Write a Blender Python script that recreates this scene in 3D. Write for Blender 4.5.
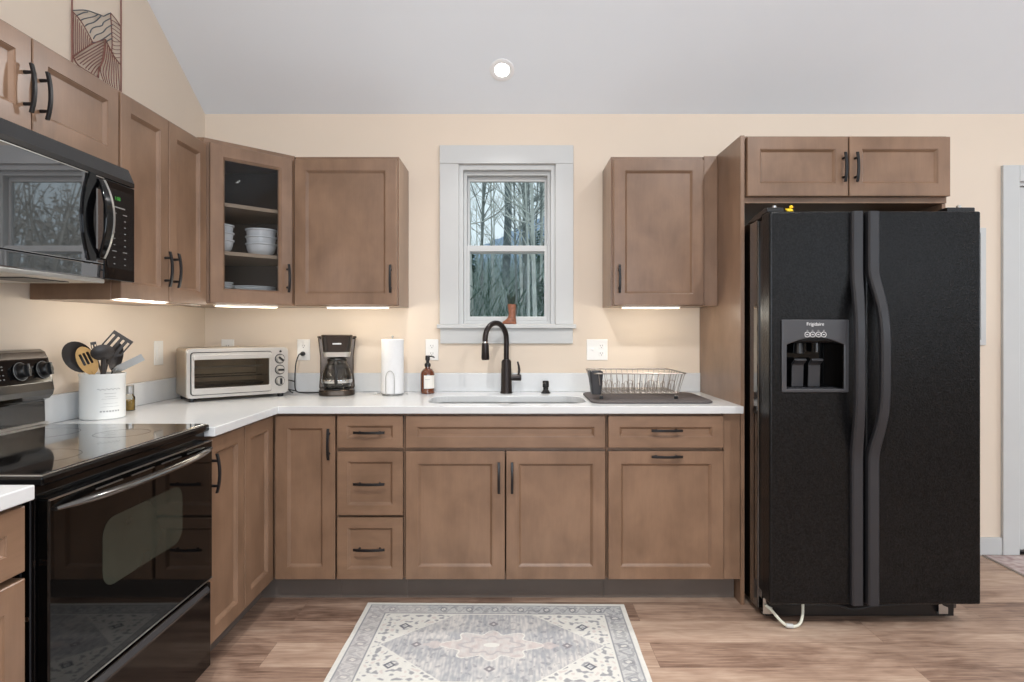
import bpy, bmesh, math, random
from mathutils import Vector, Matrix, noise

PI = math.pi
R = math.radians
for o in list(bpy.data.objects):
    bpy.data.objects.remove(o)
SC = bpy.context.scene
COL = SC.collection

# ------------------------------------------------------------------ camera
HC = 1.263                      # lens height
F = 607.0                       # focal length in pixels of a 1024 wide frame
cd = bpy.data.cameras.new('camera')
cd.sensor_width = 36.0
cd.lens = F / 1024.0 * 36.0
cd.shift_x = -1.0 / 1024.0
cd.shift_y = -12.0 / 1024.0
cd.clip_start = 0.02
cd.clip_end = 2000
cam = bpy.data.objects.new('camera', cd)
cam.location = (0, 0, HC)
cam.rotation_euler = (PI / 2, 0, 0)
COL.objects.link(cam)
SC.camera = cam

# ------------------------------------------------------------------ view + world
SC.view_settings.view_transform = 'Standard'
SC.view_settings.look = 'None'
SC.view_settings.exposure = -0.05
SC.view_settings.gamma = 1.0
SC.view_settings.use_curve_mapping = False
W = bpy.data.worlds.new('overcast_sky')
SC.world = W
W.use_nodes = True
wb = W.node_tree.nodes['Background']
wb.inputs[0].default_value = (0.70, 0.81, 0.87, 1)
wb.inputs[1].default_value = 1.25

# ------------------------------------------------------------------ lights
def area(name, loc, rot, sx, sy, power, color=(1, 1, 1), shape='RECTANGLE', parent=None, spread=None):
    l = bpy.data.lights.new(name, 'AREA')
    l.shape = shape
    l.size = sx
    if shape in ('RECTANGLE', 'ELLIPSE'):
        l.size_y = sy
    l.energy = power
    l.color = color
    if spread is not None:
        l.spread = spread
    o = bpy.data.objects.new(name, l)
    o.location = loc
    o.rotation_euler = rot
    COL.objects.link(o)
    if parent is not None:
        o.parent = parent
    return o

P_REAR, P_RIGHT, P_DOWN, P_LED = 54.0, 20.0, 25.0, 1.8
FILL_TINT = (0.86, 0.97, 1.10)
YB = 3.395                      # back wall
XL = -1.7226                    # left wall
XR = 6.0
YR = -1.6                       # rear wall
ZE = 2.4655                     # eave height
SL = 0.645                      # ceiling slope
RIDGE = 0.9
ZR = ZE + SL * (YB - RIDGE)
# fill lamps added at made-up windows in the rear and right walls
area('rear_fill_lamp', (0.30, YR + 0.02, 1.55), (PI / 2, 0, 0), 1.7, 1.3, P_REAR, FILL_TINT)
area('rear_right_fill_lamp', (3.9, YR + 0.02, 1.90), (PI / 2, 0, 0), 2.8, 0.8, 17.0, FILL_TINT)  # unseen source, placed and sized to mirror in the fridge doors
area('right_fill_lamp', (XR - 0.02, 1.45, 1.55), (PI / 2, 0, PI / 2), 1.6, 1.5, P_RIGHT, FILL_TINT)

area('gable_fill_lamp', (XR - 0.02, 1.5, 2.88), (PI / 2 - R(6), 0, PI / 2), 1.1, 0.55, 20.0, FILL_TINT)  # added to brighten the ceiling and upper walls

# ------------------------------------------------------------------ materials
def lin(c):
    c = c / 255.0
    return c / 12.92 if c <= 0.04045 else ((c + 0.055) / 1.055) ** 2.4

def rgb(c):
    return (lin(c[0]), lin(c[1]), lin(c[2]), 1.0)

MATS = {}

def nodes_of(name):
    m = bpy.data.materials.new(name)
    m.use_nodes = True
    nt = m.node_tree
    return m, nt, nt.nodes, nt.links, nt.nodes['Principled BSDF']

def plain(name, col, rough=0.5, metal=0.0, spec=0.5, var=0.05, vscale=9.0, bump=None, coat=0.0, emit=None, estr=0.0):
    """procedural paint / plastic / metal: a slow noise varies the tone, an optional fine noise bumps it"""
    m, nt, n, l, p = nodes_of(name)
    tc = n.new('ShaderNodeTexCoord')
    nz = n.new('ShaderNodeTexNoise')
    nz.inputs['Scale'].default_value = vscale
    nz.inputs['Detail'].default_value = 3
    l.new(tc.outputs['Object'], nz.inputs['Vector'])
    rp = n.new('ShaderNodeValToRGB')
    c = rgb(col)
    rp.color_ramp.elements[0].position = 0.3
    rp.color_ramp.elements[1].position = 0.7
    rp.color_ramp.elements[0].color = tuple(x * (1 - var) for x in c[:3]) + (1,)
    rp.color_ramp.elements[1].color = tuple(min(1, x * (1 + var)) for x in c[:3]) + (1,)
    l.new(nz.outputs['Fac'], rp.inputs[0])
    l.new(rp.outputs[0], p.inputs['Base Color'])
    p.inputs['Roughness'].default_value = rough
    p.inputs['Metallic'].default_value = metal
    p.inputs['Specular IOR Level'].default_value = spec
    p.inputs['Coat Weight'].default_value = coat
    p.inputs['Coat Roughness'].default_value = 0.08
    if bump:
        b = n.new('ShaderNodeBump')
        nb = n.new('ShaderNodeTexNoise')
        nb.inputs['Scale'].default_value = bump[0]
        nb.inputs['Detail'].default_value = 2
        l.new(tc.outputs['Object'], nb.inputs['Vector'])
        l.new(nb.outputs['Fac'], b.inputs['Height'])
        b.inputs['Strength'].default_value = bump[1]
        b.inputs['Distance'].default_value = bump[2] if len(bump) > 2 else 0.001
        l.new(b.outputs[0], p.inputs['Normal'])
    if emit:
        p.inputs['Emission Color'].default_value = rgb(emit)
        p.inputs['Emission Strength'].default_value = estr
    MATS[name] = m
    return m

def wood(name, c0, c1, c2, horizontal=False, rough=0.36):
    m, nt, n, l, p = nodes_of(name)
    tc = n.new('ShaderNodeTexCoord')
    oi = n.new('ShaderNodeObjectInfo')
    off = n.new('ShaderNodeVectorMath'); off.operation = 'SCALE'
    off.inputs[0].default_value = (3.1, 5.7, 8.3)
    l.new(oi.outputs['Random'], off.inputs['Scale'])
    add = n.new('ShaderNodeVectorMath'); add.operation = 'ADD'
    l.new(tc.outputs['Object'], add.inputs[0]); l.new(off.outputs[0], add.inputs[1])
    def noise_at(sc, scale, detail, dist=0.0):
        mp = n.new('ShaderNodeMapping'); mp.inputs['Scale'].default_value = sc
        l.new(add.outputs[0], mp.inputs[0])
        z = n.new('ShaderNodeTexNoise'); z.inputs['Scale'].default_value = scale
        z.inputs['Detail'].default_value = detail; z.inputs['Distortion'].default_value = dist
        l.new(mp.outputs[0], z.inputs['Vector']); return z
    g = (0.25, 1, 1) if horizontal else (1, 1, 0.25)
    a = noise_at((1, 1, .7) if not horizontal else (.7, 1, 1), 6.5, 5, 0.3)
    b = noise_at(g, 26.0, 4, 0.4)
    c = noise_at((0.04, 1, 1) if horizontal else (1, 1, 0.04), 190.0, 2)
    r1 = n.new('ShaderNodeValToRGB')
    e = r1.color_ramp.elements
    e[0].position = 0.24; e[0].color = rgb(c0)
    e[1].position = 0.78; e[1].color = rgb(c2)
    k = e.new(0.5); k.color = rgb(c1)
    m1 = n.new('ShaderNodeMix'); m1.data_type = 'FLOAT'; m1.inputs[0].default_value = 0.22
    l.new(a.outputs['Fac'], m1.inputs[2]); l.new(b.outputs['Fac'], m1.inputs[3])
    l.new(m1.outputs[0], r1.inputs[0])
    hs = n.new('ShaderNodeMapRange')
    hs.inputs[1].default_value = 0.3; hs.inputs[2].default_value = 0.7
    hs.inputs[3].default_value = 0.965; hs.inputs[4].default_value = 1.025
    l.new(c.outputs['Fac'], hs.inputs[0])
    mul = n.new('ShaderNodeVectorMath'); mul.operation = 'SCALE'
    l.new(r1.outputs[0], mul.inputs[0]); l.new(hs.outputs[0], mul.inputs['Scale'])
    l.new(mul.outputs[0], p.inputs['Base Color'])
    p.inputs['Roughness'].default_value = rough
    p.inputs['Specular IOR Level'].default_value = 0.4
    p.inputs['Coat Weight'].default_value = 0.3
    p.inputs['Coat Roughness'].default_value = 0.28
    bp = n.new('ShaderNodeBump'); bp.inputs['Strength'].default_value = 0.06; bp.inputs['Distance'].default_value = 0.001
    l.new(c.outputs['Fac'], bp.inputs['Height']); l.new(bp.outputs[0], p.inputs['Normal'])
    MATS[name] = m
    return m

def clear_glass(name, tint=(0.95, 0.97, 0.97), refl=0.5, rough=0.0):
    m, nt, n, l, p = nodes_of(name)
    n.remove(p)
    out = [x for x in n if x.type == 'OUTPUT_MATERIAL'][0]
    tr = n.new('ShaderNodeBsdfTransparent'); tr.inputs[0].default_value = tint + (1,)
    gl = n.new('ShaderNodeBsdfGlossy'); gl.inputs['Roughness'].default_value = rough
    fr = n.new('ShaderNodeFresnel'); fr.inputs[0].default_value = 1.45
    nz = n.new('ShaderNodeTexNoise'); nz.inputs['Scale'].default_value = 3.0
    mr = n.new('ShaderNodeMapRange'); mr.inputs[3].default_value = refl * 0.97; mr.inputs[4].default_value = refl
    l.new(nz.outputs['Fac'], mr.inputs[0])
    mu = n.new('ShaderNodeMath'); mu.operation = 'MULTIPLY'
    l.new(fr.outputs[0], mu.inputs[0]); l.new(mr.outputs[0], mu.inputs[1])
    mx = n.new('ShaderNodeMixShader')
    l.new(mu.outputs[0], mx.inputs[0]); l.new(tr.outputs[0], mx.inputs[1]); l.new(gl.outputs[0], mx.inputs[2])
    l.new(mx.outputs[0], out.inputs[0])
    MATS[name] = m
    return m

def floor_mat():
    m, nt, n, l, p = nodes_of('oak_plank_floor')
    tc = n.new('ShaderNodeTexCoord')
    mp0 = n.new('ShaderNodeMapping'); mp0.inputs['Location'].default_value = (0.95, 0.075, 0)
    l.new(tc.outputs['Object'], mp0.inputs[0])
    br = n.new('ShaderNodeTexBrick')
    br.offset = 0.37; br.offset_frequency = 2
    br.inputs['Scale'].default_value = 1.0
    br.inputs['Brick Width'].default_value = 1.5
    br.inputs['Row Height'].default_value = 0.18
    br.inputs['Mortar Size'].default_value = 0.0008
    br.inputs['Mortar Smooth'].default_value = 0.2
    br.inputs['Color1'].default_value = (0.0, 0.0, 0.0, 1)
    br.inputs['Color2'].default_value = (1, 1, 1, 1)
    br.inputs['Mortar'].default_value = (0.5, 0.5, 0.5, 1)
    l.new(mp0.outputs[0], br.inputs['Vector'])
    sep = n.new('ShaderNodeSeparateColor'); l.new(br.outputs['Color'], sep.inputs[0])
    # grain drawn along the planks; each plank starts elsewhere in the noise
    cmb = n.new('ShaderNodeCombineXYZ')
    ml = n.new('ShaderNodeMath'); ml.operation = 'MULTIPLY'; ml.inputs[1].default_value = 17.0
    l.new(sep.outputs[0], ml.inputs[0]); l.new(ml.outputs[0], cmb.inputs[2])
    ad = n.new('ShaderNodeVectorMath'); ad.operation = 'ADD'
    l.new(mp0.outputs[0], ad.inputs[0]); l.new(cmb.outputs[0], ad.inputs[1])
    def nz(sc, scale, det, dist):
        q = n.new('ShaderNodeMapping'); q.inputs['Scale'].default_value = sc
        l.new(ad.outputs[0], q.inputs[0])
        z = n.new('ShaderNodeTexNoise'); z.inputs['Scale'].default_value = scale; z.inputs['Detail'].default_value = det
        z.inputs['Distortion'].default_value = dist
        l.new(q.outputs[0], z.inputs['Vector']); return z
    a = nz((0.8, 4.2, 1), 2.6, 7, 0.9)
    b = nz((1.0, 15.0, 1), 7.0, 6, 0.7)
    c = nz((1.0, 2.0, 1), 5.0, 3, 1.6)
    m1 = n.new('ShaderNodeMix'); m1.data_type = 'FLOAT'; m1.inputs[0].default_value = 0.45
    l.new(a.outputs['Fac'], m1.inputs[2]); l.new(b.outputs['Fac'], m1.inputs[3])
    m2 = n.new('ShaderNodeMix'); m2.data_type = 'FLOAT'; m2.inputs[0].default_value = 0.2
    l.new(m1.outputs[0], m2.inputs[2]); l.new(c.outputs['Fac'], m2.inputs[3])
    m3 = n.new('ShaderNodeMath'); m3.operation = 'MULTIPLY_ADD'; m3.inputs[1].default_value = 0.19
    l.new(sep.outputs[0], m3.inputs[0]); 
    m4 = n.new('ShaderNodeMath'); m4.operation = 'SUBTRACT'; m4.inputs[1].default_value = 0.095
    l.new(m2.outputs[0], m4.inputs[0]); l.new(m4.outputs[0], m3.inputs[2])
    rp = n.new('ShaderNodeValToRGB')
    e = rp.color_ramp.elements
    e[0].position = 0.30; e[0].color = rgb((86, 64, 53))
    e[1].position = 0.70; e[1].color = rgb((194, 170, 150))
    k = e.new(0.42); k.color = rgb((134, 108, 92))
    k = e.new(0.54); k.color = rgb((167, 140, 121))
    l.new(m3.outputs[0], rp.inputs[0])
    mx = n.new('ShaderNodeMix'); mx.data_type = 'RGBA'
    l.new(br.outputs['Fac'], mx.inputs[0]); l.new(rp.outputs[0], mx.inputs[6])
    mx.inputs[7].default_value = rgb((120, 96, 82))
    l.new(mx.outputs[2], p.inputs['Base Color'])
    p.inputs['Roughness'].default_value = 0.42
    p.inputs['Specular IOR Level'].default_value = 0.35
    bp = n.new('ShaderNodeBump'); bp.inputs['Strength'].default_value = 0.12; bp.inputs['Distance'].default_value = 0.001
    l.new(b.outputs['Fac'], bp.inputs['Height']); l.new(bp.outputs[0], p.inputs['Normal'])
    return m

def attr_mat(name, rough=0.95, fuzz=0.5):
    m, nt, n, l, p = nodes_of(name)
    at = n.new('ShaderNodeVertexColor'); at.layer_name = 'pattern'
    tc = n.new('ShaderNodeTexCoord')
    z = n.new('ShaderNodeTexNoise'); z.inputs['Scale'].default_value = 420; z.inputs['Detail'].default_value = 2
    l.new(tc.outputs['Object'], z.inputs['Vector'])
    mr = n.new('ShaderNodeMapRange'); mr.inputs[3].default_value = 0.86; mr.inputs[4].default_value = 1.14
    l.new(z.outputs['Fac'], mr.inputs[0])
    mu = n.new('ShaderNodeVectorMath'); mu.operation = 'SCALE'
    l.new(at.outputs[0], mu.inputs[0]); l.new(mr.outputs[0], mu.inputs['Scale'])
    l.new(mu.outputs[0], p.inputs['Base Color'])
    p.inputs['Roughness'].default_value = rough
    p.inputs['Specular IOR Level'].default_value = 0.1
    b = n.new('ShaderNodeBump'); b.inputs['Strength'].default_value = fuzz; b.inputs['Distance'].default_value = 0.002
    l.new(z.outputs['Fac'], b.inputs['Height']); l.new(b.outputs[0], p.inputs['Normal'])
    return m

WALL = plain('cream_wall_paint', (221, 206, 189), 0.85, spec=0.2, var=0.012, vscale=2, bump=(180, .08))
CEIL = plain('white_ceiling_paint', (231, 236, 241), 0.9, spec=0.15, var=0.01, vscale=2, bump=(160, .06))
TOEK = plain('toe_kick_shaded_wood', (104, 94, 87), 0.5, spec=.3, var=.08, vscale=5)  # toe-space shade worked into a darker, greyer wood tone
RINGM = plain('white_downlight_trim', (240, 240, 240), 0.5, var=.01)
TRIM = plain('white_trim_paint', (194, 195, 194), 0.45, spec=0.4, var=0.01)
WOOD = wood('stained_maple', (106, 81, 62), (127, 99, 78), (145, 115, 92))
WOODH = wood('stained_maple_rails', (106, 81, 62), (127, 99, 78), (145, 115, 92), horizontal=True)
INSIDE = plain('unlit_interior_wood', (92, 80, 72), 0.6, var=0.06)  # darker copy of the cabinet wood, unlit look put into the colour
SHELF = plain('shelf_edge_maple', (170, 148, 126), 0.5, var=0.05)
QUARTZ = plain('white_quartz', (209, 210, 210), 0.22, spec=0.5, var=0.012, vscale=40)
BLACKM = plain('matte_black_metal', (26, 24, 25), 0.38, spec=0.5, var=0.06, metal=0.3)
FAUCET = plain('oil_rubbed_bronze', (44, 38, 37), 0.32, metal=0.6, var=0.08)
STEEL = plain('brushed_steel', (190, 190, 188), 0.28, metal=1.0, var=0.05, vscale=30)
CHROME = plain('chrome', (215, 215, 215), 0.1, metal=1.0, var=0.02)
WHITEP = plain('white_plastic', (232, 230, 226), 0.35, var=0.01)
BLACKG = plain('black_enamel', (7, 7, 8), 0.08, spec=0.3, var=0.05)
BLACKP = plain('black_plastic', (20, 19, 20), 0.3, var=0.06)
DARKP = plain('charcoal_plastic', (48, 48, 51), 0.42, var=0.04)
COOKTOP = plain('black_ceramic_glass', (12, 12, 13), 0.03, spec=0.9, var=0.03, coat=0.6)
OVENGLASS = plain('black_oven_glass', (5, 5, 5), 0.035, spec=0.32, var=0.03)
OVENWIN = plain('smoked_oven_window', (46, 49, 42), 0.06, spec=0.35, var=0.22, vscale=6)
MWGLASS = plain('mirror_black_glass', (112, 113, 116), 0.02, spec=1.0, var=0.03, coat=1.0)
MWGLASS.node_tree.nodes['Principled BSDF'].inputs['Metallic'].default_value = 0.85
MWGLASS.node_tree.nodes['Principled BSDF'].inputs['Coat Roughness'].default_value = 0.01
FRIDGE = plain('pebbled_black_steel', (15, 15, 16), 0.28, spec=0.24, var=0.97, vscale=150, bump=(130, 0.9, 0.0016))  # speckled base colour stands in for glints on the pebbles
FRIDGES = plain('smooth_black_side', (10, 9, 9), 0.07, spec=1.0, var=0.05, coat=1.0)
FHANDLE = plain('satin_black_handle', (46, 46, 49), 0.36, spec=0.4, var=0.05)
GLASS = clear_glass('window_glass', (0.97, 0.985, 0.985), 0.10)
CABGLASS = clear_glass('cabinet_glass', (0.86, 0.87, 0.88), .6)
JUGGLASS = clear_glass('carafe_glass', (0.80, 0.80, 0.78), 1.6)
PORC = plain('white_porcelain', (235, 236, 236), 0.2, spec=0.5, var=0.01)
CROCK = plain('white_crock_glaze', (232, 232, 228), 0.25, var=0.015)
INK = plain('grey_print', (158, 158, 156), 0.6)
FAINT = plain('faint_key_print', (128, 128, 126), .5)
WHITEINK = plain('white_print', (220, 220, 220), 0.5)
NYLON = plain('dark_nylon', (52, 47, 45), 0.42, var=0.08)
BAMBOO = plain('pale_wooden_spoon', (202, 160, 98), 0.5, var=0.1, vscale=30)
TOASTS = plain('warm_stainless', (196, 184, 167), 0.28, metal=0.8, var=0.04, vscale=20)
TOASTF = plain('light_stainless', (198, 194, 188), 0.3, metal=0.7, var=0.03, vscale=20)
TOASTIN = plain('oven_interior', (182, 166, 146), 0.4, metal=0.4, var=0.15)
BLKSTEEL = plain('black_stainless_shell', (70, 60, 52), 0.22, metal=0.75, var=0.1)
PAPER = plain('paper_towel', (226, 226, 226), 0.95, spec=0.1, var=0.015, vscale=60, bump=(220, .4))
AMBER = plain('amber_glass', (96, 46, 18), 0.07, spec=0.8, var=0.15, coat=0.5)
LABELP = plain('cream_label_paper', (232, 228, 220), 0.7, var=0.02)
BOOTM = plain('tan_leather_glaze', (138, 86, 62), 0.4, var=0.4, vscale=70)
LEAF = plain('dark_succulent_green', (26, 46, 30), 0.5, var=0.25, vscale=60)
DUCKY = plain('yellow_rubber', (246, 208, 30), 0.35, var=0.04)
ORANGE = plain('orange_rubber', (224, 108, 30), 0.4)
OIL = plain('yellow_spice', (186, 152, 66), 0.35, var=0.2, vscale=90)
MATM = plain('drying_mat_grey', (98, 92, 91), 0.9, spec=0.1, var=0.1, vscale=120, bump=(300, .6))
WIRE = plain('satin_wire', (150, 142, 134), 0.3, metal=0.85, var=0.05)
CORD = plain('black_cord', (24, 22, 22), 0.5)
HOSE = plain('white_water_tube', (222, 222, 206), 0.4)
ARTB = plain('rust_brown_art_metal', (118, 72, 60), 0.55, var=0.12, vscale=30)
ARTG = plain('slate_art_metal', (72, 78, 84), 0.55, var=0.1, vscale=30)
LED = plain('lit_led_lens', (255, 240, 214), 0.5, emit=(255, 236, 204), estr=3.0)
LAMP = plain('lit_downlight_lens', (255, 255, 252), 0.5, emit=(255, 253, 248), estr=9.0)
GREEN = plain('green_display_digits', (40, 120, 40), 0.5, emit=(70, 170, 50), estr=0.25)
PALEB = plain('pale_bark', (204, 206, 200), 0.9, var=0.2, vscale=6, spec=0.1)
BARK = plain('grey_bark', (138, 143, 140), 0.9, var=0.3, vscale=6, spec=0.1)
BARKD = plain('dark_bark', (112, 120, 122), 0.9, var=0.3, vscale=6, spec=0.1)
BRUSH = plain('winter_brush', (158, 172, 164), 0.95, var=0.45, vscale=2, spec=0.05)
NEEDLE = plain('evergreen_needles', (74, 98, 84), 0.9, var=0.4, vscale=8, spec=0.1)
HILL = plain('wooded_hillside', (92, 108, 100), 0.95, var=0.35, vscale=1.2, spec=0.05)
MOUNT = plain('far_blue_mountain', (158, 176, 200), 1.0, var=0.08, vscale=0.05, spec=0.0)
FLOORM = floor_mat()

# ------------------------------------------------------------------ mesh helpers
class MB:
    def __init__(s):
        s.bm = bmesh.new()

    def box(s, x0, x1, y0, y1, z0, z1):
        v = [s.bm.verts.new((x, y, z)) for x in (x0, x1) for y in (y0, y1) for z in (z0, z1)]
        for f in ((0, 1, 3, 2), (4, 6, 7, 5), (0, 4, 5, 1), (2, 3, 7, 6), (0, 2, 6, 4), (1, 5, 7, 3)):
            s.bm.faces.new([v[i] for i in f])
        return s

    def obox(s, M, hx, hy, hz):
        v = [s.bm.verts.new(M @ Vector((x, y, z))) for x in (-hx, hx) for y in (-hy, hy) for z in (-hz, hz)]
        for f in ((0, 1, 3, 2), (4, 6, 7, 5), (0, 4, 5, 1), (2, 3, 7, 6), (0, 2, 6, 4), (1, 5, 7, 3)):
            s.bm.faces.new([v[i] for i in f])
        return s

    def loops(s, rings, closed=True, cap0=True, cap1=True):
        """rings of equal length joined into a skin"""
        vr = [[s.bm.verts.new(p) for p in r] for r in rings]
        k = len(vr[0])
        for a, b in zip(vr, vr[1:]):
            for i in range(k if closed else k - 1):
                j = (i + 1) % k
                try:
                    s.bm.faces.new((a[i], a[j], b[j], b[i]))
                except ValueError:
                    pass
        if cap0 and k > 2:
            s.bm.faces.new(list(reversed(vr[0])))
        if cap1 and k > 2:
            s.bm.faces.new(vr[-1])
        return s

    def lathe(s, prof, seg=24, c=(0, 0, 0), axis='z', cap0=True, cap1=True):
        rings = []
        for r, h in prof:
            ring = []
            for i in range(seg):
                a = 2 * PI * i / seg
                u, w = max(r, 1e-5) * math.cos(a), max(r, 1e-5) * math.sin(a)
                if axis == 'z': q = (u, w, h)
                elif axis == 'y': q = (u, h, w)
                else: q = (h, u, w)
                ring.append(Vector(q) + Vector(c))
            rings.append(ring)
        return s.loops(rings, True, cap0, cap1)

    def tube(s, pts, r, seg=8, closed=False, flat=1.0):
        pts = [Vector(p) for p in pts]
        n = len(pts)
        rr = r if isinstance(r, (list, tuple)) else [r] * n
        rings = []
        up = None
        for i in range(n):
            if closed:
                t = pts[(i + 1) % n] - pts[i - 1]
            else:
                t = pts[min(i + 1, n - 1)] - pts[max(i - 1, 0)]
            t.normalize()
            if up is None:
                up = Vector((0, 0, 1)) if abs(t.z) < 0.9 else Vector((1, 0, 0))
            a = t.cross(up)
            if a.length < 1e-6:
                a = t.cross(Vector((0, 1, 0)))
            a.normalize()
            b = a.cross(t).normalized()
            up = b
            rings.append([pts[i] + (a * math.cos(2 * PI * k / seg) + b * flat * math.sin(2 * PI * k / seg)) * rr[i] for k in range(seg)])
        if closed:
            rings.append(rings[0])
            vr = [[s.bm.verts.new(p) for p in q] for q in rings[:-1]]
            vr.append(vr[0])
            for a, b in zip(vr, vr[1:]):
                for i in range(seg):
                    j = (i + 1) % seg
                    s.bm.faces.new((a[i], a[j], b[j], b[i]))
            return s
        return s.loops(rings)

    def prism(s, poly, h0, h1, axis='z', holes=()):
        """polygon (2D) with holes, extruded along an axis"""
        def P(u, w, h):
            return (u, w, h) if axis == 'z' else ((u, h, w) if axis == 'y' else (h, u, w))
        loops = [poly] + list(holes)
        if not holes:
            a = [s.bm.verts.new(P(u, w, h0)) for u, w in poly]
            b = [s.bm.verts.new(P(u, w, h1)) for u, w in poly]
            s.bm.faces.new(a); s.bm.faces.new(b)
            k = len(a)
            for i in range(k):
                s.bm.faces.new((a[i], a[(i + 1) % k], b[(i + 1) % k], b[i]))
            return s
        tops = []
        for h in (h0, h1):
            es = []; ls = []
            for lp in loops:
                v = [s.bm.verts.new(P(u, w, h)) for u, w in lp]
                ls.append(v)
                for i in range(len(v)):
                    es.append(s.bm.edges.new((v[i], v[(i + 1) % len(v)])))
            bmesh.ops.triangle_fill(s.bm, use_beauty=True, use_dissolve=False, edges=es)
            tops.append(ls)
        for la, lb in zip(tops[0], tops[1]):
            k = len(la)
            for i in range(k):
                s.bm.faces.new((la[i], la[(i + 1) % k], lb[(i + 1) % k], lb[i]))
        return s

    def ball(s, c, r, seg=16, rings=10):
        c = Vector(c)
        r = Vector(r) if isinstance(r, (tuple, list)) else Vector((r, r, r))
        rg = []
        for i in range(rings + 1):
            t = PI * i / rings
            q = max(math.sin(t), 1e-4)
            rg.append([c + Vector((r.x * q * math.cos(2 * PI * k / seg), r.y * q * math.sin(2 * PI * k / seg), -r.z * math.cos(t))) for k in range(seg)])
        return s.loops(rg)

    def xf(s, M):
        bmesh.ops.transform(s.bm, matrix=M, verts=s.bm.verts)
        return s

def rrect(x0, x1, y0, y1, r, n=6):
    out = []
    for cx, cy, a0 in ((x1 - r, y1 - r, 0), (x0 + r, y1 - r, 90), (x0 + r, y0 + r, 180), (x1 - r, y0 + r, 270)):
        for i in range(n + 1):
            a = R(a0 + 90.0 * i / n)
            out.append((cx + r * math.cos(a), cy + r * math.sin(a)))
    return out

def obj(name, mb, mat, parent=None, bevel=0.0, smooth=False, loc=(0, 0, 0), rot=(0, 0, 0), seg=2, label=None):
    bm = mb.bm
    bmesh.ops.recalc_face_normals(bm, faces=bm.faces)
    me = bpy.data.meshes.new(name)
    bm.to_mesh(me)
    bm.free()
    me.materials.append(mat)
    o = bpy.data.objects.new(name, me)
    o.location = loc
    o.rotation_euler = rot
    COL.objects.link(o)
    if parent is not None:
        o.parent = parent
    if smooth:
        for p in me.polygons:
            p.use_smooth = True
        me.set_sharp_from_angle(angle=R(38))
    if bevel:
        md = o.modifiers.new('edge', 'BEVEL')
        md.width = bevel
        md.segments = seg
        md.limit_method = 'ANGLE'
        md.angle_limit = R(40)
    if label:
        o['label'] = label
    return o

def thing(name, label, cat, loc=(0, 0, 0), rz=0.0, group=None):
    o = bpy.data.objects.new(name, None)
    o.empty_display_size = 0.05
    o.location = loc
    o.rotation_euler = (0, 0, rz)
    COL.objects.link(o)
    return tag(o, label, cat, group)

def tag(o, label, cat, group=None):
    o['label'] = label
    o['category'] = cat
    if group:
        o['group'] = group
    return o

def struct(o):
    o['kind'] = 'structure'
    return o

def text(name, s, size, mat, parent, loc, rot, thick=0.0004, align='CENTER'):
    cu = bpy.data.curves.new(name, 'FONT')
    cu.body = s; cu.size = size; cu.extrude = thick
    cu.align_x = align; cu.align_y = 'CENTER'
    t = bpy.data.objects.new(name, cu)
    COL.objects.link(t)
    dg = bpy.context.evaluated_depsgraph_get()
    me = bpy.data.meshes.new_from_object(t.evaluated_get(dg))
    bpy.data.objects.remove(t)
    bpy.data.curves.remove(cu)
    me.materials.clear(); me.materials.append(mat)
    o = bpy.data.objects.new(name, me)
    COL.objects.link(o)
    o.parent = parent; o.location = loc; o.rotation_euler = rot
    return o

def dup(root, label, loc=None, rz=None):
    r = root.copy(); COL.objects.link(r)
    if loc is not None: r.location = loc
    if rz is not None: r.rotation_euler = (0, 0, rz)
    r['label'] = label
    for ch in list(root.children):
        c = ch.copy(); COL.objects.link(c); c.parent = r
        for g in list(ch.children):
            d = g.copy(); COL.objects.link(d); d.parent = c
    return r

# ------------------------------------------------------------------ room shell
T = 0.12
WX0, WX1, WZ0, WZ1 = -0.302, 0.236, 1.290, 2.183      # kitchen window opening
DX0, DX1, DZ1 = 2.815, 3.66, 2.085                    # door opening
b = MB().box(XL - T, XR + T, YR - T, YB + T + 0.2, -0.08, 0.0)
struct(obj('floor', b, FLOORM))
b = MB().prism([(XL - T, 0), (DX0, 0), (DX0, DZ1), (DX1, DZ1), (DX1, 0), (XR + T, 0), (XR + T, ZE), (XL - T, ZE)], YB, YB + T, 'y',
               holes=[[(WX0, WZ0), (WX1, WZ0), (WX1, WZ1), (WX0, WZ1)]])
struct(obj('wall_back', b, WALL))
gable = [(YR, 0), (YB, 0), (YB, ZE), (RIDGE, ZR), (YR, ZR - SL * (RIDGE - YR))]
b = MB().prism(gable, XL - T, XL, 'x')
struct(obj('wall_left', b, WALL))
b = MB().prism(gable, XR, XR + T, 'x', holes=[[(0.60, 0.75), (2.30, 0.75), (2.30, 2.35), (0.60, 2.35)], [(0.9, 2.57), (2.1, 2.57), (2.1, 3.2), (0.9, 3.2)]])
struct(obj('wall_right', b, WALL))
ZRR = ZR - SL * (RIDGE - YR)
b = MB().prism([(XL - T, 0), (XR + T, 0), (XR + T, ZRR), (XL - T, ZRR)], YR - T, YR, 'y',
               holes=[[(-0.6, 0.85), (1.2, 0.85), (1.2, 2.25), (-0.6, 2.25)], [(2.4, 1.45), (5.4, 1.45), (5.4, 2.35), (2.4, 2.35)]])
struct(obj('wall_rear', b, WALL))
def cz(y):
    return ZE + SL * (YB - y) if y >= RIDGE else ZR - SL * (RIDGE - y)
b = MB().prism([(YB + T, ZE - SL * T), (YB + T, ZE + 0.05), (RIDGE, ZR + 0.13), (YR - T, cz(YR - T) + 0.13), (YR - T, cz(YR - T)), (RIDGE, ZR)], XL - T, XR + T, 'x')
struct(obj('ceiling', b, CEIL))
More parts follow.
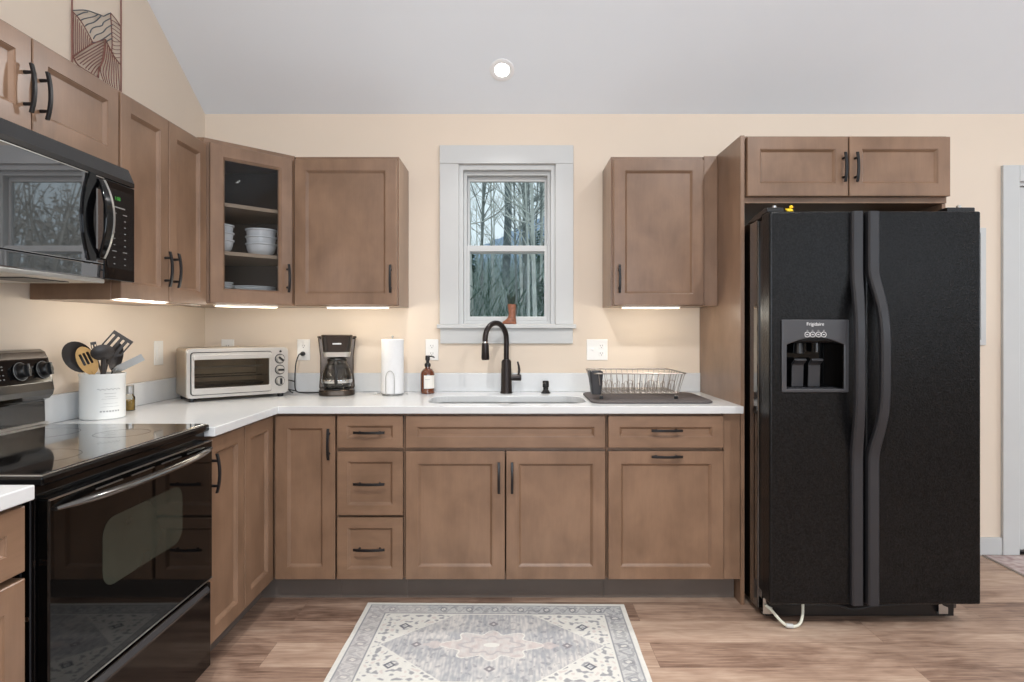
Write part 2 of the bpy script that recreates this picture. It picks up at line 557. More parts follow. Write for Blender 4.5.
# unseen rear and right windows added for light: frames and panes
def added_window(name, a0, a1, z0, z1, plane, axis):
    r = bpy.data.objects.new(name, None); COL.objects.link(r); struct(r)
    t = 0.05
    def bx(m, u0, u1, w0, w1, d0, d1):
        if axis == 'y': m.box(u0, u1, plane + d0, plane + d1, w0, w1)
        else: m.box(plane + d0, plane + d1, u0, u1, w0, w1)
    m = MB()
    bx(m, a0, a1, z1 - t, z1, -.04, .04); bx(m, a0, a1, z0, z0 + t, -.04, .04)
    bx(m, a0, a0 + t, z0 + t, z1 - t, -.04, .04); bx(m, a1 - t, a1, z0 + t, z1 - t, -.04, .04)
    am = (a0 + a1) / 2
    bx(m, am - .03, am + .03, z0 + t, z1 - t, -.035, .035)
    obj('window_frame', m, TRIM, r)
    m = MB()
    bx(m, a0 + t, am - .03, z0 + t, z1 - t, -.003, .003); bx(m, am + .03, a1 - t, z0 + t, z1 - t, -.003, .003)
    obj('pane', m, GLASS, r)
added_window('added_rear_window', -0.6, 1.2, 0.85, 2.25, YR - 0.06, 'y')
added_window('added_rear_right_window', 2.4, 5.4, 1.45, 2.35, YR - 0.06, 'y')
added_window('added_gable_window', 0.9, 2.1, 2.57, 3.2, XR + 0.06, 'x')
added_window('added_right_window', 0.60, 2.30, 0.75, 2.35, XR + 0.06, 'x')

# kitchen window
win = bpy.data.objects.new('window_1', None); COL.objects.link(win); struct(win)
def frame_mb(x0, x1, z0, z1, wl, wr, wb_, wt, y0, y1):
    return MB().prism([(x0, z0), (x1, z0), (x1, z1), (x0, z1)], y0, y1, 'y',
                      holes=[[(x0 + wl, z0 + wb_), (x1 - wr, z0 + wb_), (x1 - wr, z1 - wt), (x0 + wl, z1 - wt)]])
b = MB()
b.box(-0.408, WX0, YB - 0.02, YB, WZ0, WZ1); b.box(WX1, 0.336, YB - 0.02, YB, WZ0, WZ1)
b.box(-0.408, 0.336, YB - 0.022, YB, WZ1, 2.285)
obj('casing', b, TRIM, win, 0.0025)
obj('stool', MB().box(-0.421, 0.349, YB - 0.045, YB + 0.05, 1.266, 1.289), TRIM, win, 0.004)
obj('apron', MB().box(-0.405, 0.333, YB - 0.019, YB, 1.182, 1.266), TRIM, win, 0.0025)
obj('jamb', frame_mb(WX0, WX1, WZ0, WZ1, .024, .024, .004, .03, YB + .0, YB + T), TRIM, win, 0.002)
ix0, ix1 = WX0 + .024, WX1 - .024
obj('window_frame', frame_mb(ix0, ix1, WZ0 + .004, WZ1 - .03, .018, .018, .014, .022, YB + .035, YB + T - .01), TRIM, win, 0.002)
sx0, sx1 = ix0 + .018, ix1 - .018
ZM = 1.716
s1 = obj('upper_sash', frame_mb(sx0, sx1, ZM - .022, WZ1 - .052, .014, .014, .03, .026, YB + .075, YB + .1), TRIM, win, 0.003)
s2 = obj('lower_sash', frame_mb(sx0 - .002, sx1 + .002, WZ0 + .018, ZM + .020, .018, .018, .026, .034, YB + .045, YB + .072), TRIM, win, 0.003)
obj('pane', MB().box(sx0 + .012, sx1 - .012, YB + .086, YB + .09, ZM, WZ1 - .075), GLASS, s1)
obj('pane', MB().box(sx0 + .014, sx1 - .014, YB + .056, YB + .06, WZ0 + .04, ZM), GLASS, s2)

# door on the right of the fridge
dr = bpy.data.objects.new('door_1', None); COL.objects.link(dr); struct(dr)
b = MB().box(DX0 - .088, DX0 + .004, YB - .02, YB, 0, DZ1 + .09).box(DX1 - .004, DX1 + .088, YB - .02, YB, 0, DZ1 + .09).box(DX0 + .004, DX1 - .004, YB - .02, YB, DZ1, DZ1 + .09)
obj('casing', b, TRIM, dr, 0.003)
b = MB().box(DX0, DX0 + .02, YB, YB + T, 0.02, DZ1).box(DX1 - .02, DX1, YB, YB + T, 0.02, DZ1).box(DX0 + .02, DX1 - .02, YB, YB + T, DZ1 - .02, DZ1)
obj('jamb', b, TRIM, dr)
b = MB().prism([(DX0 + .021, .022), (DX1 - .021, .022), (DX1 - .021, DZ1 - .022), (DX0 + .021, DZ1 - .022)], YB + .02, YB + .03, 'y',
               holes=[rrect(DX0 + .14, DX1 - .14, .22, .85, .001, 1), rrect(DX0 + .14, DX1 - .14, 1.05, 1.9, .001, 1)])
b.box(DX0 + .021, DX1 - .021, YB + .03, YB + .055, .022, DZ1 - .022)
obj('door_panel', b, TRIM, dr, 0.003)
for z in (0.55, 1.05, 1.86):
    obj('hinge', MB().lathe([(.006, -.045), (.006, .045)], 10, (DX0 + .019, YB + .012, z)), STEEL, dr)
obj('door_handle', MB().lathe([(.026, 0), (.026, -.008), (.012, -.012), (.012, -.035), (.027, -.045), (.027, -.065), (.015, -.075)], 20, (DX1 - .09, YB + .02, .96), 'y'), STEEL, dr, smooth=True)
obj('threshold', MB().box(DX0, DX1, YB, YB + T, 0, 0.02), BLACKP, dr, 0.002)
b = MB().box(1.995, DX0 - .089, YB - .015, YB, 0, .10).box(DX1 + .089, XR, YB - .015, YB, 0, .10)
struct(obj('baseboard_back', b, TRIM, bevel=0.003))
b = MB().box(XR - .015, XR, YR, YB - .016, 0, .10)
struct(obj('baseboard_right', b, TRIM, bevel=0.003))

# ------------------------------------------------------------------ cabinet kit (local: x right, front face at y=0 facing -y, z up)
DT = 0.020
def rect(x0, x1, z0, z1, y):
    return [(x0, y, z0), (x1, y, z0), (x1, y, z1), (x0, y, z1)]

BK = .014                   # how far the doors sink back between the face frames
def door_mb(x0, x1, z0, z1, fr=0.056, glass=False):
    m = MB()
    bk = 0 if glass else BK
    t = DT
    i = fr
    rings = [rect(x0, x1, z0, z1, bk), rect(x0, x1, z0, z1, -t + .002), rect(x0 + .002, x1 - .002, z0 + .002, z1 - .002, -t),
             rect(x0 + i, x1 - i, z0 + i, z1 - i, -t), rect(x0 + i + .001, x1 - i - .001, z0 + i + .001, z1 - i - .001, -t + .003),
             rect(x0 + i + .003, x1 - i - .003, z0 + i + .003, z1 - i - .003, -t + .0035), rect(x0 + i + .012, x1 - i - .012, z0 + i + .012, z1 - i - .012, -t + .0125)]
    if glass:
        rings.append(rect(x0 + i + .012, x1 - i - .012, z0 + i + .012, z1 - i - .012, 0))
        rings.append(rings[0])
        m.loops(rings, True, False, False)
        bmesh.ops.remove_doubles(m.bm, verts=m.bm.verts, dist=1e-6)
    else:
        m.loops(rings)
    return m

def pull(parent, cx, cz_, length, vertical, y=-DT):
    """arched bar pull standing on two posts"""
    m = MB()
    n = 12
    pts = []
    for k in range(n + 1):
        u = -1 + 2.0 * k / n
        d = y - .021 - .010 * (1 - u * u)
        a = u * length / 2
        pts.append((cx, d, cz_ + a) if vertical else (cx + a, d, cz_))
    rings = []
    for k, p in enumerate(pts):
        hw, hd = .0058, .0042
        if vertical:
            rings.append([(p[0] - hw, p[1] - hd, p[2]), (p[0] + hw, p[1] - hd, p[2]), (p[0] + hw, p[1] + hd, p[2]), (p[0] - hw, p[1] + hd, p[2])])
        else:
            rings.append([(p[0], p[1] - hd, p[2] - hw), (p[0], p[1] - hd, p[2] + hw), (p[0], p[1] + hd, p[2] + hw), (p[0], p[1] + hd, p[2] - hw)])
    m.loops(rings)
    for s_ in (-1, 1):
        a = s_ * length * 0.32
        c = (cx, 0, cz_ + a) if vertical else (cx + a, 0, cz_)
        m.lathe([(.0055, y), (.0045, y - .026)], 10, (c[0], 0, c[2]), 'y')
    return obj('handle', m, BLACKM, parent, 0.0015)

def cab_door(root, x0, x1, z0, z1, hx=None, hz=None, hv=True, name='door', fr=0.056, hl=.142, mat=None):
    d = obj(name, door_mb(x0, x1, z0, z1, fr), mat or (WOOD if name != 'drawer' else WOODH), root)
    if hx is not None:
        pull(d, hx, hz, hl, hv)
    return d

def box_body(root, x0, x1, depth, z0, z1, mat=None):
    return obj('cabinet_body', MB().box(x0, x1, BK + .0003, depth, z0, z1), mat or WOOD, root, 0.001)

TK = 0.118                  # toe kick height
BT = 0.880                  # top of base cabinets
Y0 = 2.78                   # face plane of the base run
BD = YB - Y0 - 0.003
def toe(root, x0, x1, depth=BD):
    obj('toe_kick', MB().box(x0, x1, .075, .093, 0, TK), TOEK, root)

# drawer unit
DB, D1, D2, D3, D4, DTOP = .124, .4095, .422, .7045, .722, .868
r = thing('base_cabinet', 'narrow base cabinet with three stacked drawers between corner door and sink cabinet', 'cabinet', (-.806, Y0, 0))
wd = .3105
box_body(r, 0, wd, BD, TK, BT); toe(r, 0, wd)
cx = wd / 2
cab_door(r, .006, wd - .006, D4, DTOP, cx, .795, False, 'drawer', .044)
cab_door(r, .006, wd - .006, D2 - .006, D3 + .001, cx, .562, False, 'drawer', .046)
cab_door(r, .006, wd - .006, DB, D1 - .005, cx, .266, False, 'drawer', .046)
# sink cabinet (hollow so the bowls fit)
r = thing('base_cabinet', 'wide two-door sink base cabinet with a plain false front, below the window', 'cabinet', (-.4945, Y0, 0))
wd = .921
b = MB().box(0, .018, .022, BD, TK, BT)  .box(wd - .018, wd, .022, BD, TK, BT).box(.018, wd - .018, .022, BD - .006, TK, TK + .018).box(.018, wd - .018, BD - .006, BD, TK, BT)
b.prism([(0, TK), (wd, TK), (wd, BT), (0, BT)], BK + .0003, .022, 'y', holes=[[(.04, TK + .03), (wd - .04, TK + .03), (wd - .04, D3 - .02), (.04, D3 - .02)]])
obj('cabinet_body', b, WOOD, r, 0.001); toe(r, 0, wd)
obj('false_front', door_mb(.006, wd - .006, D4, DTOP, .050), WOODH, r)
cab_door(r, .006, wd / 2 - .003, DB, D3 + .002, wd / 2 - .030, .590)
cab_door(r, wd / 2 + .003, wd - .006, DB, D3 + .002, wd / 2 + .030, .590)
# right cabinet
r = thing('base_cabinet', 'base cabinet with one drawer above a pull-out door, beside the fridge', 'cabinet', (.428, Y0, 0))
wd = .611
box_body(r, 0, wd, BD, TK, BT)
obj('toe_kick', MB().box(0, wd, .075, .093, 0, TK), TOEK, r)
obj('filler_strip', MB().box(.536, wd, -.001, BK, TK, BT), WOOD, r, 0.001)
cab_door(r, .006, .530, D4, DTOP, .268, .804, False, 'drawer', .050)
cab_door(r, .006, .530, DB, D3 + .002, .268, .686, False, 'door', .056)
# corner cabinet, L-shaped with one door on each run
xf = -1.089 - .02           # face plane of the left run is 2 cm behind its doors
r = thing('corner_base_cabinet', 'L-shaped corner base cabinet with doors meeting at the inside corner, under the toaster oven', 'cabinet', (0, 0, 0))
b = MB().prism([(XL + .003, 2.462), (xf - BK - .0003, 2.462), (xf - BK - .0003, Y0 + BK + .0003), (-.8065, Y0 + BK + .0003), (-.8065, YB - .003), (XL + .003, YB - .003)], TK, BT, 'z')
obj('cabinet_body', b, WOOD, r, 0.001)
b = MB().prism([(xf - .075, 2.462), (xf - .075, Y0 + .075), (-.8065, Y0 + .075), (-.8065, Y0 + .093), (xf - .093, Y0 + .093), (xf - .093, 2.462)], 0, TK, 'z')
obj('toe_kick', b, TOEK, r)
d = obj('door', door_mb(.004, .277, DB, DTOP), WOOD, r, loc=(-1.0865, Y0, 0))
pull(d, .252, .742, .142, True)
d = obj('door', door_mb(0, .289, DB, DTOP), WOOD, r, loc=(xf, 2.467, 0), rot=(0, 0, PI / 2))
# 12" cabinet beside the range
r = thing('base_cabinet', 'slim single-door base cabinet between the black range and the corner', 'cabinet', (xf, 2.157, 0), PI / 2)
box_body(r, 0, .304, xf - XL - .003, TK, BT); toe(r, 0, .304)
cab_door(r, .004, .302, DB, DTOP, .033, .742)
# near-left cabinet
r = thing('base_cabinet', 'base cabinet with drawer and door at the left picture edge, in front of the range', 'cabinet', (xf, .752, 0), PI / 2)
wd = .608
box_body(r, 0, wd, xf - XL - .003, TK, BT); toe(r, 0, wd)
cab_door(r, .004, wd - .004, D4, DTOP, wd / 2, .795, False, 'drawer', .050)
cab_door(r, .004, wd - .004, DB, D3 + .002, .04, .590)

# wall cabinets
ZU0, ZU1 = 1.381, 2.143
YU = 3.09
UD = YB - YU - .003
dz0, dz1 = ZU0 + .004, ZU1 - .022
r = thing('wall_cabinet', 'single-door wall cabinet left of the window with handle at lower right', 'cabinet', (-1.111, YU, 0))
wd = .528
box_body(r, 0, wd, UD, ZU0, ZU1)
cab_door(r, .006, wd - .006, dz0, dz1, wd - .034, ZU0 + .135)
r = thing('wall_cabinet', 'single-door wall cabinet right of the window with handle at lower left', 'cabinet', (.500, YU, 0))
wd = .541
box_body(r, 0, wd, UD, ZU0, ZU1)
obj('filler_strip', MB().box(.472, wd, -.001, BK, ZU0, ZU1), WOOD, r, 0.001)
cab_door(r, .010, .466, dz0, dz1, .036, ZU0 + .135)
# left wall 24" cabinet
xu = XL + .305
r = thing('wall_cabinet', 'two-door wall cabinet on the left wall between the microwave and the glass cabinet', 'cabinet', (xu, 2.160, -.013), PI / 2)
wd = .620
box_body(r, 0, wd, .302, ZU0, ZU1)
cab_door(r, .005, .3045, dz0, dz1, .306 - .030, ZU0 + .135)
cab_door(r, .3095, wd - .012, dz0, dz1, .310 + .030, ZU0 + .135)
r = thing('wall_cabinet', 'short two-door wall cabinet above the microwave', 'cabinet', (xu, 1.372, -.013), PI / 2)
wd = .786
box_body(r, 0, wd, .302, 1.843, ZU1)
cab_door(r, .005, wd / 2 - .003, 1.850, dz1, wd / 2 - .030, 1.965)
cab_door(r, wd / 2 + .003, wd - .006, 1.850, dz1, wd / 2 + .030, 1.965)

# diagonal glass cabinet in the corner
A = Vector((xu, 2.785, 0)); B = Vector((-1.1126, YU, 0))
LG = (B - A).length
r = thing('corner_wall_cabinet', 'corner wall cabinet with a glass door showing white dishes', 'cabinet', (A.x, A.y, 0), R(45))
gcab = r
Mi = (Matrix.Translation(A) @ Matrix.Rotation(R(45), 4, 'Z')).inverted()
def loc2(x, y):
    q = Mi @ Vector((x, y, 0)); return (q.x, q.y)
e = .004
P0 = [loc2(*p) for p in ((xu, 2.785), (-1.1126, YU), (-1.1126, YB - e), (XL + e, YB - e), (XL + e, 2.785))]
Pin = [loc2(*p) for p in ((xu + .012, 2.785 + .03), (-1.1126 - .03, YU - .0), (-1.1126 - .018, YB - .02), (XL + .02, YB - .02), (XL + .02, 2.785 + .018))]
b = MB().prism(P0, ZU0, ZU0 + .018, 'z').prism(P0, ZU1 - .018, ZU1, 'z')
ZF = ZU0 + .048             # cabinet floor stands level with the bottom rail
def slab(p, q, t, m):
    p = Vector(p); q = Vector(q); d = (q - p).normalized(); nn = Vector((-d.y, d.x)) * t
    m.prism([tuple(p), tuple(q), tuple(q + nn), tuple(p + nn)], ZU0 + .018, ZU1 - .018, 'z')
for i in range(1, 5):
    slab(P0[i], P0[(i + 1) % 5], .014, b)
obj('cabinet_body', b, WOOD, r, 0.001)
b = MB().prism([(0.0, ZU0 + .018), (LG, ZU0 + .018), (LG, ZU1 - .018), (0.0, ZU1 - .018)], 0, .019, 'y',
               holes=[[(.045, ZU0 + .045), (LG - .045, ZU0 + .045), (LG - .045, ZU1 - .045), (.045, ZU1 - .045)]])
obj('face_frame', b, WOOD, r, 0.001)
Pl = []
for i in range(5):
    a_ = Vector(P0[i]); c_ = Vector((sum(p[0] for p in P0) / 5, sum(p[1] for p in P0) / 5))
    Pl.append(tuple(a_ + (c_ - a_) * .075))
lin_ = MB()
for i in range(1, 5):
    p, q = Pl[i], Pl[(i + 1) % 5]
    if i == 4 : q = (q[0], .0205)
    if i == 1 : p = (p[0], .0205)
    pv = Vector(p); qv = Vector(q); d = (qv - pv).normalized(); nn = Vector((-d.y, d.x)) * .003
    lin_.prism([p, q, tuple(qv + nn), tuple(pv + nn)], ZU0 + .0185, ZU1 - .0185, 'z')
obj('lining', lin_, INSIDE, r)
Ps = []
for i in range(5):
    a_ = Vector(P0[i]); c_ = Vector((sum(p[0] for p in P0) / 5, sum(p[1] for p in P0) / 5))
    q = a_ + (c_ - a_) * .10
    Ps.append((q[0], max(q[1], .026)))
SH = [1.632, 1.862]
for z in SH + [ZF]:
    obj('shelf', MB().prism(Ps, z - .018, z, 'z'), SHELF, r, 0.001)
d = obj('door', door_mb(.020, LG - .020, dz0, dz1, .056, True), WOOD, r)
obj('pane', MB().box(.020 + .058, LG - .020 - .058, -.010, -.006, dz0 + .058, dz1 - .058), CABGLASS, d)
pull(d, LG - .020 - .028, ZU0 + .135, .142, True)

# tall end panel, over-fridge cabinet
XP0, XP1 = 1.0425, 1.0605
ZP = 2.150
b = MB().prism([(Y0 + .075, 0), (YB - .003, 0), (YB - .003, ZP), (Y0, ZP), (Y0, TK - .01), (Y0 + .0, 0)], XP0, XP1, 'x')
tag(obj('tall_end_panel', b, WOOD, bevel=0.001), 'tall brown end panel between the counter and the fridge', 'panel')
r = thing('wall_cabinet', 'wide short two-door cabinet above the fridge', 'cabinet', (XP1 + .001, Y0, 0))
wd = .934
box_body(r, 0, wd, BD, 1.842, ZP)
m1 = .466
cab_door(r, .005, m1 - .003, 1.868, ZP - .012, m1 - .027, 1.995, hl=.135)
cab_door(r, m1 + .003, wd - .006, 1.868, ZP - .012, m1 + .027, 1.995, hl=.135)
tag(obj('tall_end_panel', MB().box(XP1 + .918, XP1 + .935, Y0 + .02, YB - .003, 0, 1.841), WOOD, bevel=0.001),
    'tall end panel on the right of the fridge, mostly hidden behind it', 'panel')

# ------------------------------------------------------------------ countertops
ZC = .914
SX0, SX1, SY0, SY1 = -.412, .352, 2.845, 3.165
r = thing('countertop', 'L-shaped white quartz countertop running from the range to the fridge panel', 'countertop', (0, 0, 0))
outer = [(XL + .002, 2.156), (-1.0594, 2.156), (-1.0594, 2.738), (XP0 - .001, 2.738), (XP0 - .001, YB - .002), (XL + .002, YB - .002)]
b = MB().prism(outer, BT + .0005, ZC, 'z', holes=[rrect(SX0, SX1, SY0, SY1, .09, 8)])
obj('slab', b, QUARTZ, r, 0.003)
b = MB().box(XL + .022, XP0 - .001, YB - .022, YB - .002, ZC + .0005, ZC + .104)
obj('backsplash', b, QUARTZ, r, 0.002)
b = MB().box(XL + .002, XL + .021, 2.156, YB - .002, ZC + .0005, ZC + .104)
obj('backsplash', b, QUARTZ, r, 0.002)
r = thing('countertop', 'short white countertop corner at the left picture edge, in front of the range', 'countertop', (0, 0, 0))
obj('slab', MB().box(XL + .002, -1.072, .745, 1.362, BT + .0005, ZC), QUARTZ, r, 0.003)
obj('backsplash', MB().box(XL + .002, XL + .021, .745, 1.362, ZC + .0005, ZC + .104), QUARTZ, r, 0.002)

# sink
r = thing('kitchen_sink', 'double-bowl stainless steel sink set under the white counter', 'sink', (0, 0, 0))
def bowl(x0, x1):
    m = MB()
    prof = [(0, 0, .045), (.004, -.01, .045), (.010, -.17, .05), (.04, -.195, .06)]
    rings = []
    for ins, dz, rad in prof:
        rings.append([(p[0], p[1], BT - .002 + dz) for p in rrect(x0 + ins, x1 - ins, SY0 - .006 + ins, SY1 + .004 - ins, rad, 6)])
    m.loops(rings, True, False, True)
    o = obj('bowl', m, STEEL, r, smooth=True)
    md = o.modifiers.new('thick', 'SOLIDIFY'); md.thickness = .0015; md.offset = 1
    m = MB().lathe([(.045, BT - .1955), (.043, BT - .193), (.02, BT - .1945), (.001, BT - .1945)], 20, ((x0 + x1) / 2, (SY0 + SY1) / 2, 0))
    obj('drain', m, CHROME, r, smooth=True)
bowl(SX0 - .004, -.055); bowl(-.025, SX1 + .004)
b = MB().prism(rrect(SX0 - .02, SX1 + .02, SY0 - .02, SY1 + .02, .1, 8), BT - .004, BT - .0005, 'z',
               holes=[rrect(SX0 - .003, -.056, SY0 - .005, SY1 + .003, .045, 6), rrect(-.024, SX1 + .003, SY0 - .005, SY1 + .003, .045, 6)])
obj('rim', b, STEEL, r)

# faucet
r = thing('kitchen_faucet', 'dark bronze gooseneck pull-down faucet behind the sink', 'faucet', (-.036, 3.30, ZC))
obj('base', MB().lathe([(.0335, 0), (.0335, .006), (.0305, .012), (.027, .17), (.024, .178), (.018, .184)], 24), FAUCET, r, smooth=True)
dv = Vector((-.62, -.78, 0)).normalized()
pts = [Vector((0, 0, .175)), Vector((0, 0, .22)), Vector((0, 0, .28))]
rad = .088
for k in range(0, 17):
    a = PI * k / 16 * 1.04
    pts.append(dv * (rad - rad * math.cos(a)) + Vector((0, 0, .293 + rad * math.sin(a))))
obj('spout', MB().tube(pts, .0145, 14), FAUCET, r, smooth=True)
tip = pts[-1]; dn = (pts[-1] - pts[-2]).normalized()
obj('ring', MB().tube([tip - dn * .002, tip + dn * .006], .0158, 16), CHROME, r, smooth=True)
obj('spray_head', MB().tube([tip + dn * .006, tip + dn * .02, tip + dn * .085, tip + dn * .094], [.0165, .0185, .0215, .019], 16), FAUCET, r, smooth=True)
h = obj('lever_hub', MB().lathe([(.016, .015), (.0175, .055), (.0175, .078), (.013, .081)], 16, (0, 0, .085), 'x'), FAUCET, r, smooth=True)
obj('lever', MB().tube([(.066, 0, .098), (.070, 0, .125), (.067, 0, .15), (.061, 0, .172)], [.006, .0075, .006, .0045], 10), FAUCET, r, smooth=True)

r = thing('soap_dispenser', 'small black soap dispenser pump set in the counter right of the faucet', 'dispenser', (.178, 3.30, ZC))
obj('base', MB().lathe([(.026, 0), (.026, .004), (.018, .012), (.014, .02), (.014, .03)], 20), BLACKM, r, smooth=True)
obj('pump', MB().lathe([(.012, .03), (.0175, .034), (.0175, .062), (.015, .068)], 16).tube([(0, 0, .058), (-.008, -.03, .056), (-.012, -.045, .05)], .006, 8), BLACKM, r, smooth=True)

BURN = plain('faint_burner_print', (15, 15, 16), .1)
# ------------------------------------------------------------------ range
RX = -1.094
r = thing('electric_range', 'black electric range with glass cooktop and oven door on the left wall', 'range', (RX, 1.388, 0), PI / 2)
RW = .764
RDp = RX - XL - .004        # body depth
obj('body', MB().box(0, RW, .0, RDp, .06, .902), BLACKG, r, 0.002)
for xx in (.05, RW - .05):
    for yy in (.06, RDp - .06):
        obj('foot', MB().lathe([(.018, 0), (.018, .01), (.01, .012), (.01, .062)], 12, (xx, yy, 0)), BLACKP, r)
obj('cooktop_rim', MB().box(-.002, RW + .002, -.018, RDp, .902, .925), BLACKG, r, 0.006, seg=3)
obj('cooktop', MB().box(.010, RW - .010, -.008, RDp - .065, .925, .929), COOKTOP, r, 0.0015)
ct = bpy.data.objects[r.children[-1].name]
for a_ in ((.004, RW - .004, -.014, -.0105), (.004, .0075, -.0105, RDp - .062), (RW - .0075, RW - .004, -.0105, RDp - .062)):
    obj('edge_highlight', MB().box(*a_, .9245, .9275), STEEL, r, .0008)  # steel strips drawn in for the bright reflection along the cooktop edge
for bxp, byp, br in ((.20, .16, .105), (.20, .42, .08), (.56, .16, .08), (.56, .42, .105)):
    m = MB()
    ring = [(bxp + br * math.cos(2 * PI * k / 48), byp + br * math.sin(2 * PI * k / 48), .9292) for k in range(48)]
    ring2 = [(bxp + (br - .003) * math.cos(2 * PI * k / 48), byp + (br - .003) * math.sin(2 * PI * k / 48), .9292) for k in range(48)]
    m.loops([ring, ring2], True, False, False)
    obj('burner_ring', m, BURN, ct)
# oven door
od = obj('oven_door', MB().prism([(.004, .385), (RW - .004, .385), (RW - .004, .872), (.004, .872)], -.030, -.002, 'y'), OVENGLASS, r, 0.004)
wn = rrect(.185, .565, .585, .765, .045, 6)
obj('oven_window', MB().prism(wn, -.0308, -.0295, 'y'), OVENWIN, od)
obj('lower_edge_trim', MB().box(.004, RW - .004, -.0325, -.0305, .385, .3885), STEEL, od)
obj('upper_edge_trim', MB().box(.004, RW - .004, -.0325, -.028, .868, .8715), STEEL, od)
for k in range(4):
    x0 = .16 + k * .145
    m = MB().box(x0, x0 + .105, -.0325, -.030, .853, .856)
    obj('vent_slot', m, STEEL, od)
pts = []
for k in range(17):
    u = -1 + 2 * k / 16
    pts.append((RW / 2 + u * .362, -.034 - .042 * (1 - abs(u) ** 2.6), .846))
m = MB().tube(pts, [.006 if k in (0, 16) else (.010 if k in (1, 15) else .0125) for k in range(17)], 12, flat=.75)
obj('handle', m, plain('polished_dark_metal', (120, 118, 116), 0.14, metal=0.9), od, smooth=True)
dw = obj('storage_drawer', MB().box(.006, RW - .006, -.026, -.002, .075, .372), BLACKG, r, 0.004)
obj('drawer_grip', MB().prism([(-.036, .352), (-.026, .366), (-.026, .34), (-.034, .343)], .03, RW - .03, 'x'), plain('dark_grip_strip', (70, 70, 72), 0.25, metal=.5), dw, 0.002)
for yy, zz in ((.016, .60), (.040, .575)):
    obj('screw', MB().lathe([(.006, 0), (.006, -.003), (.003, -.004)], 10, (0.0, yy, zz), 'x'), CHROME, r)
for yy in (.008, .030):
    obj('side_rail', MB().box(-.002, .0, yy, yy + .003, .08, .88), DARKP, r)
# backguard
ybk = RDp
prof = [(ybk, .925), (ybk - .062, .925), (ybk - .060, 1.012), (ybk - .078, 1.020), (ybk - .090, 1.034), (ybk - .094, 1.052), (ybk - .090, 1.078), (ybk - .072, 1.162), (ybk - .060, 1.184), (ybk - .045, 1.192), (ybk, 1.194)]
bg = obj('backguard', MB().prism(prof, .0, RW, 'x'), plain('gloss_black_backguard', (26, 24, 22), 0.12, spec=.8, metal=.35, coat=.5), r, 0.003)
obj('trim_strip', MB().box(.0, RW, ybk - .072, ybk - .060, .930, .938), STEEL, bg)
tilt = math.atan2(.018, .084)
def on_console(x, z, out=0.0):
    t_ = (z - 1.078) / .084
    return Vector((x, ybk - .090 + .018 * t_ - out, z))
pm = MB().prism([(ybk - .0885, 1.081), (ybk - .0925, 1.080), (ybk - .0735, 1.158), (ybk - .0695, 1.158)], .02, RW - .012, 'x')
obj('control_panel', pm, BLACKG, bg)
for i, x in enumerate((.075, .17, .625, .722)):
    m = MB().lathe([(.0285, 0.002), (.0285, -.004), (.024, -.007), (.022, -.022), (.019, -.025)], 24, axis='y')
    m.box(-.005, .005, -.033, -.023, -.021, .021)
    M = Matrix.Translation(on_console(x, 1.121, .003)) @ Matrix.Rotation(-tilt, 4, 'X')
    m.xf(M)
    kb = obj('knob', m, BLACKP, bg, 0.0008, True)
    m = MB()
    ring = [(.030 * math.cos(2 * PI * k / 32), -.0035, .030 * math.sin(2 * PI * k / 32)) for k in range(32)]
    m.tube(ring, .0011, 6, True).box(-.001, .001, -.0345, -.033, .004, .020).xf(M)
    obj('dial_ring', m, FAINT, kb)
M = Matrix.Translation(on_console(.40, 1.121, .003)) @ Matrix.Rotation(-tilt, 4, 'X')
m = MB()
for xx in (.14, .155):
    for zz in (-.022, -.008, .01, .02):
        m.obox(M @ Matrix.Translation((xx, -.0012, zz)), .0030, .0004, .0018)
obj('printed_marks', m, FAINT, bg)
m = MB().obox(M @ Matrix.Translation((-.01, -.0012, .006)), .05, .0006, .018)
obj('display', m, OVENGLASS, bg)

MWTOP = plain('dark_grey_gloss_vent', (24, 24, 25), 0.2, spec=.5, var=.03)
# ------------------------------------------------------------------ microwave
r = thing('microwave_oven', 'black over-the-range microwave with bowed handle on the left wall', 'microwave', (-1.345, 1.374, 0), PI / 2)
MW, MZ0, MZ1 = .784, 1.424, 1.828
MDp = -1.345 - XL - .003
obj('body', MB().box(0, MW, .028, MDp, MZ0 + .004, MZ1), BLACKG, r, 0.002)
obj('top_grille', MB().prism([(.0, 1.762), (.028, 1.762), (.028, MZ1), (.022, MZ1), (.0, 1.778)], 0, MW, 'x'), MWTOP, r, 0.002)
DWX = .622
md_ = obj('door', MB().box(0, DWX, 0, .028, MZ0 + .052, 1.760), MWGLASS, r, 0.003)
obj('lower_trim', MB().box(0, DWX, 0.001, .028, MZ0 + .004, MZ0 + .050), MWGLASS, r, 0.003)
obj('door_edge', MB().box(0, DWX, -.0012, .001, 1.757, 1.7595), STEEL, md_)
cp = obj('control_panel', MB().box(DWX + .002, MW, 0, .028, MZ0 + .004, 1.760), BLACKG, r, 0.003)
obj('panel_face', MB().prism(rrect(DWX + .012, MW - .010, MZ0 + .045, 1.735, .012, 4), -.0012, .001, 'y'), plain('control_black', (14, 13, 14), .25, spec=.25), cp)
text('display_digits', '1:08', .017, GREEN, cp, (DWX + .066, -.0018, 1.705), (PI / 2, 0, 0))
m = MB().box(DWX + .042, DWX + .106, -.0018, -.001, 1.674, 1.678)
for j in range(9):
    for i in range(2):
        x = DWX + .050 + i * .056
        w_ = .011 if j in (0, 6) else .004
        z = 1.655 - j * .0215
        m.box(x - w_, x + w_, -.0018, -.001, z - .0014, z + .0014)
obj('printed_keys', m, FAINT, cp)
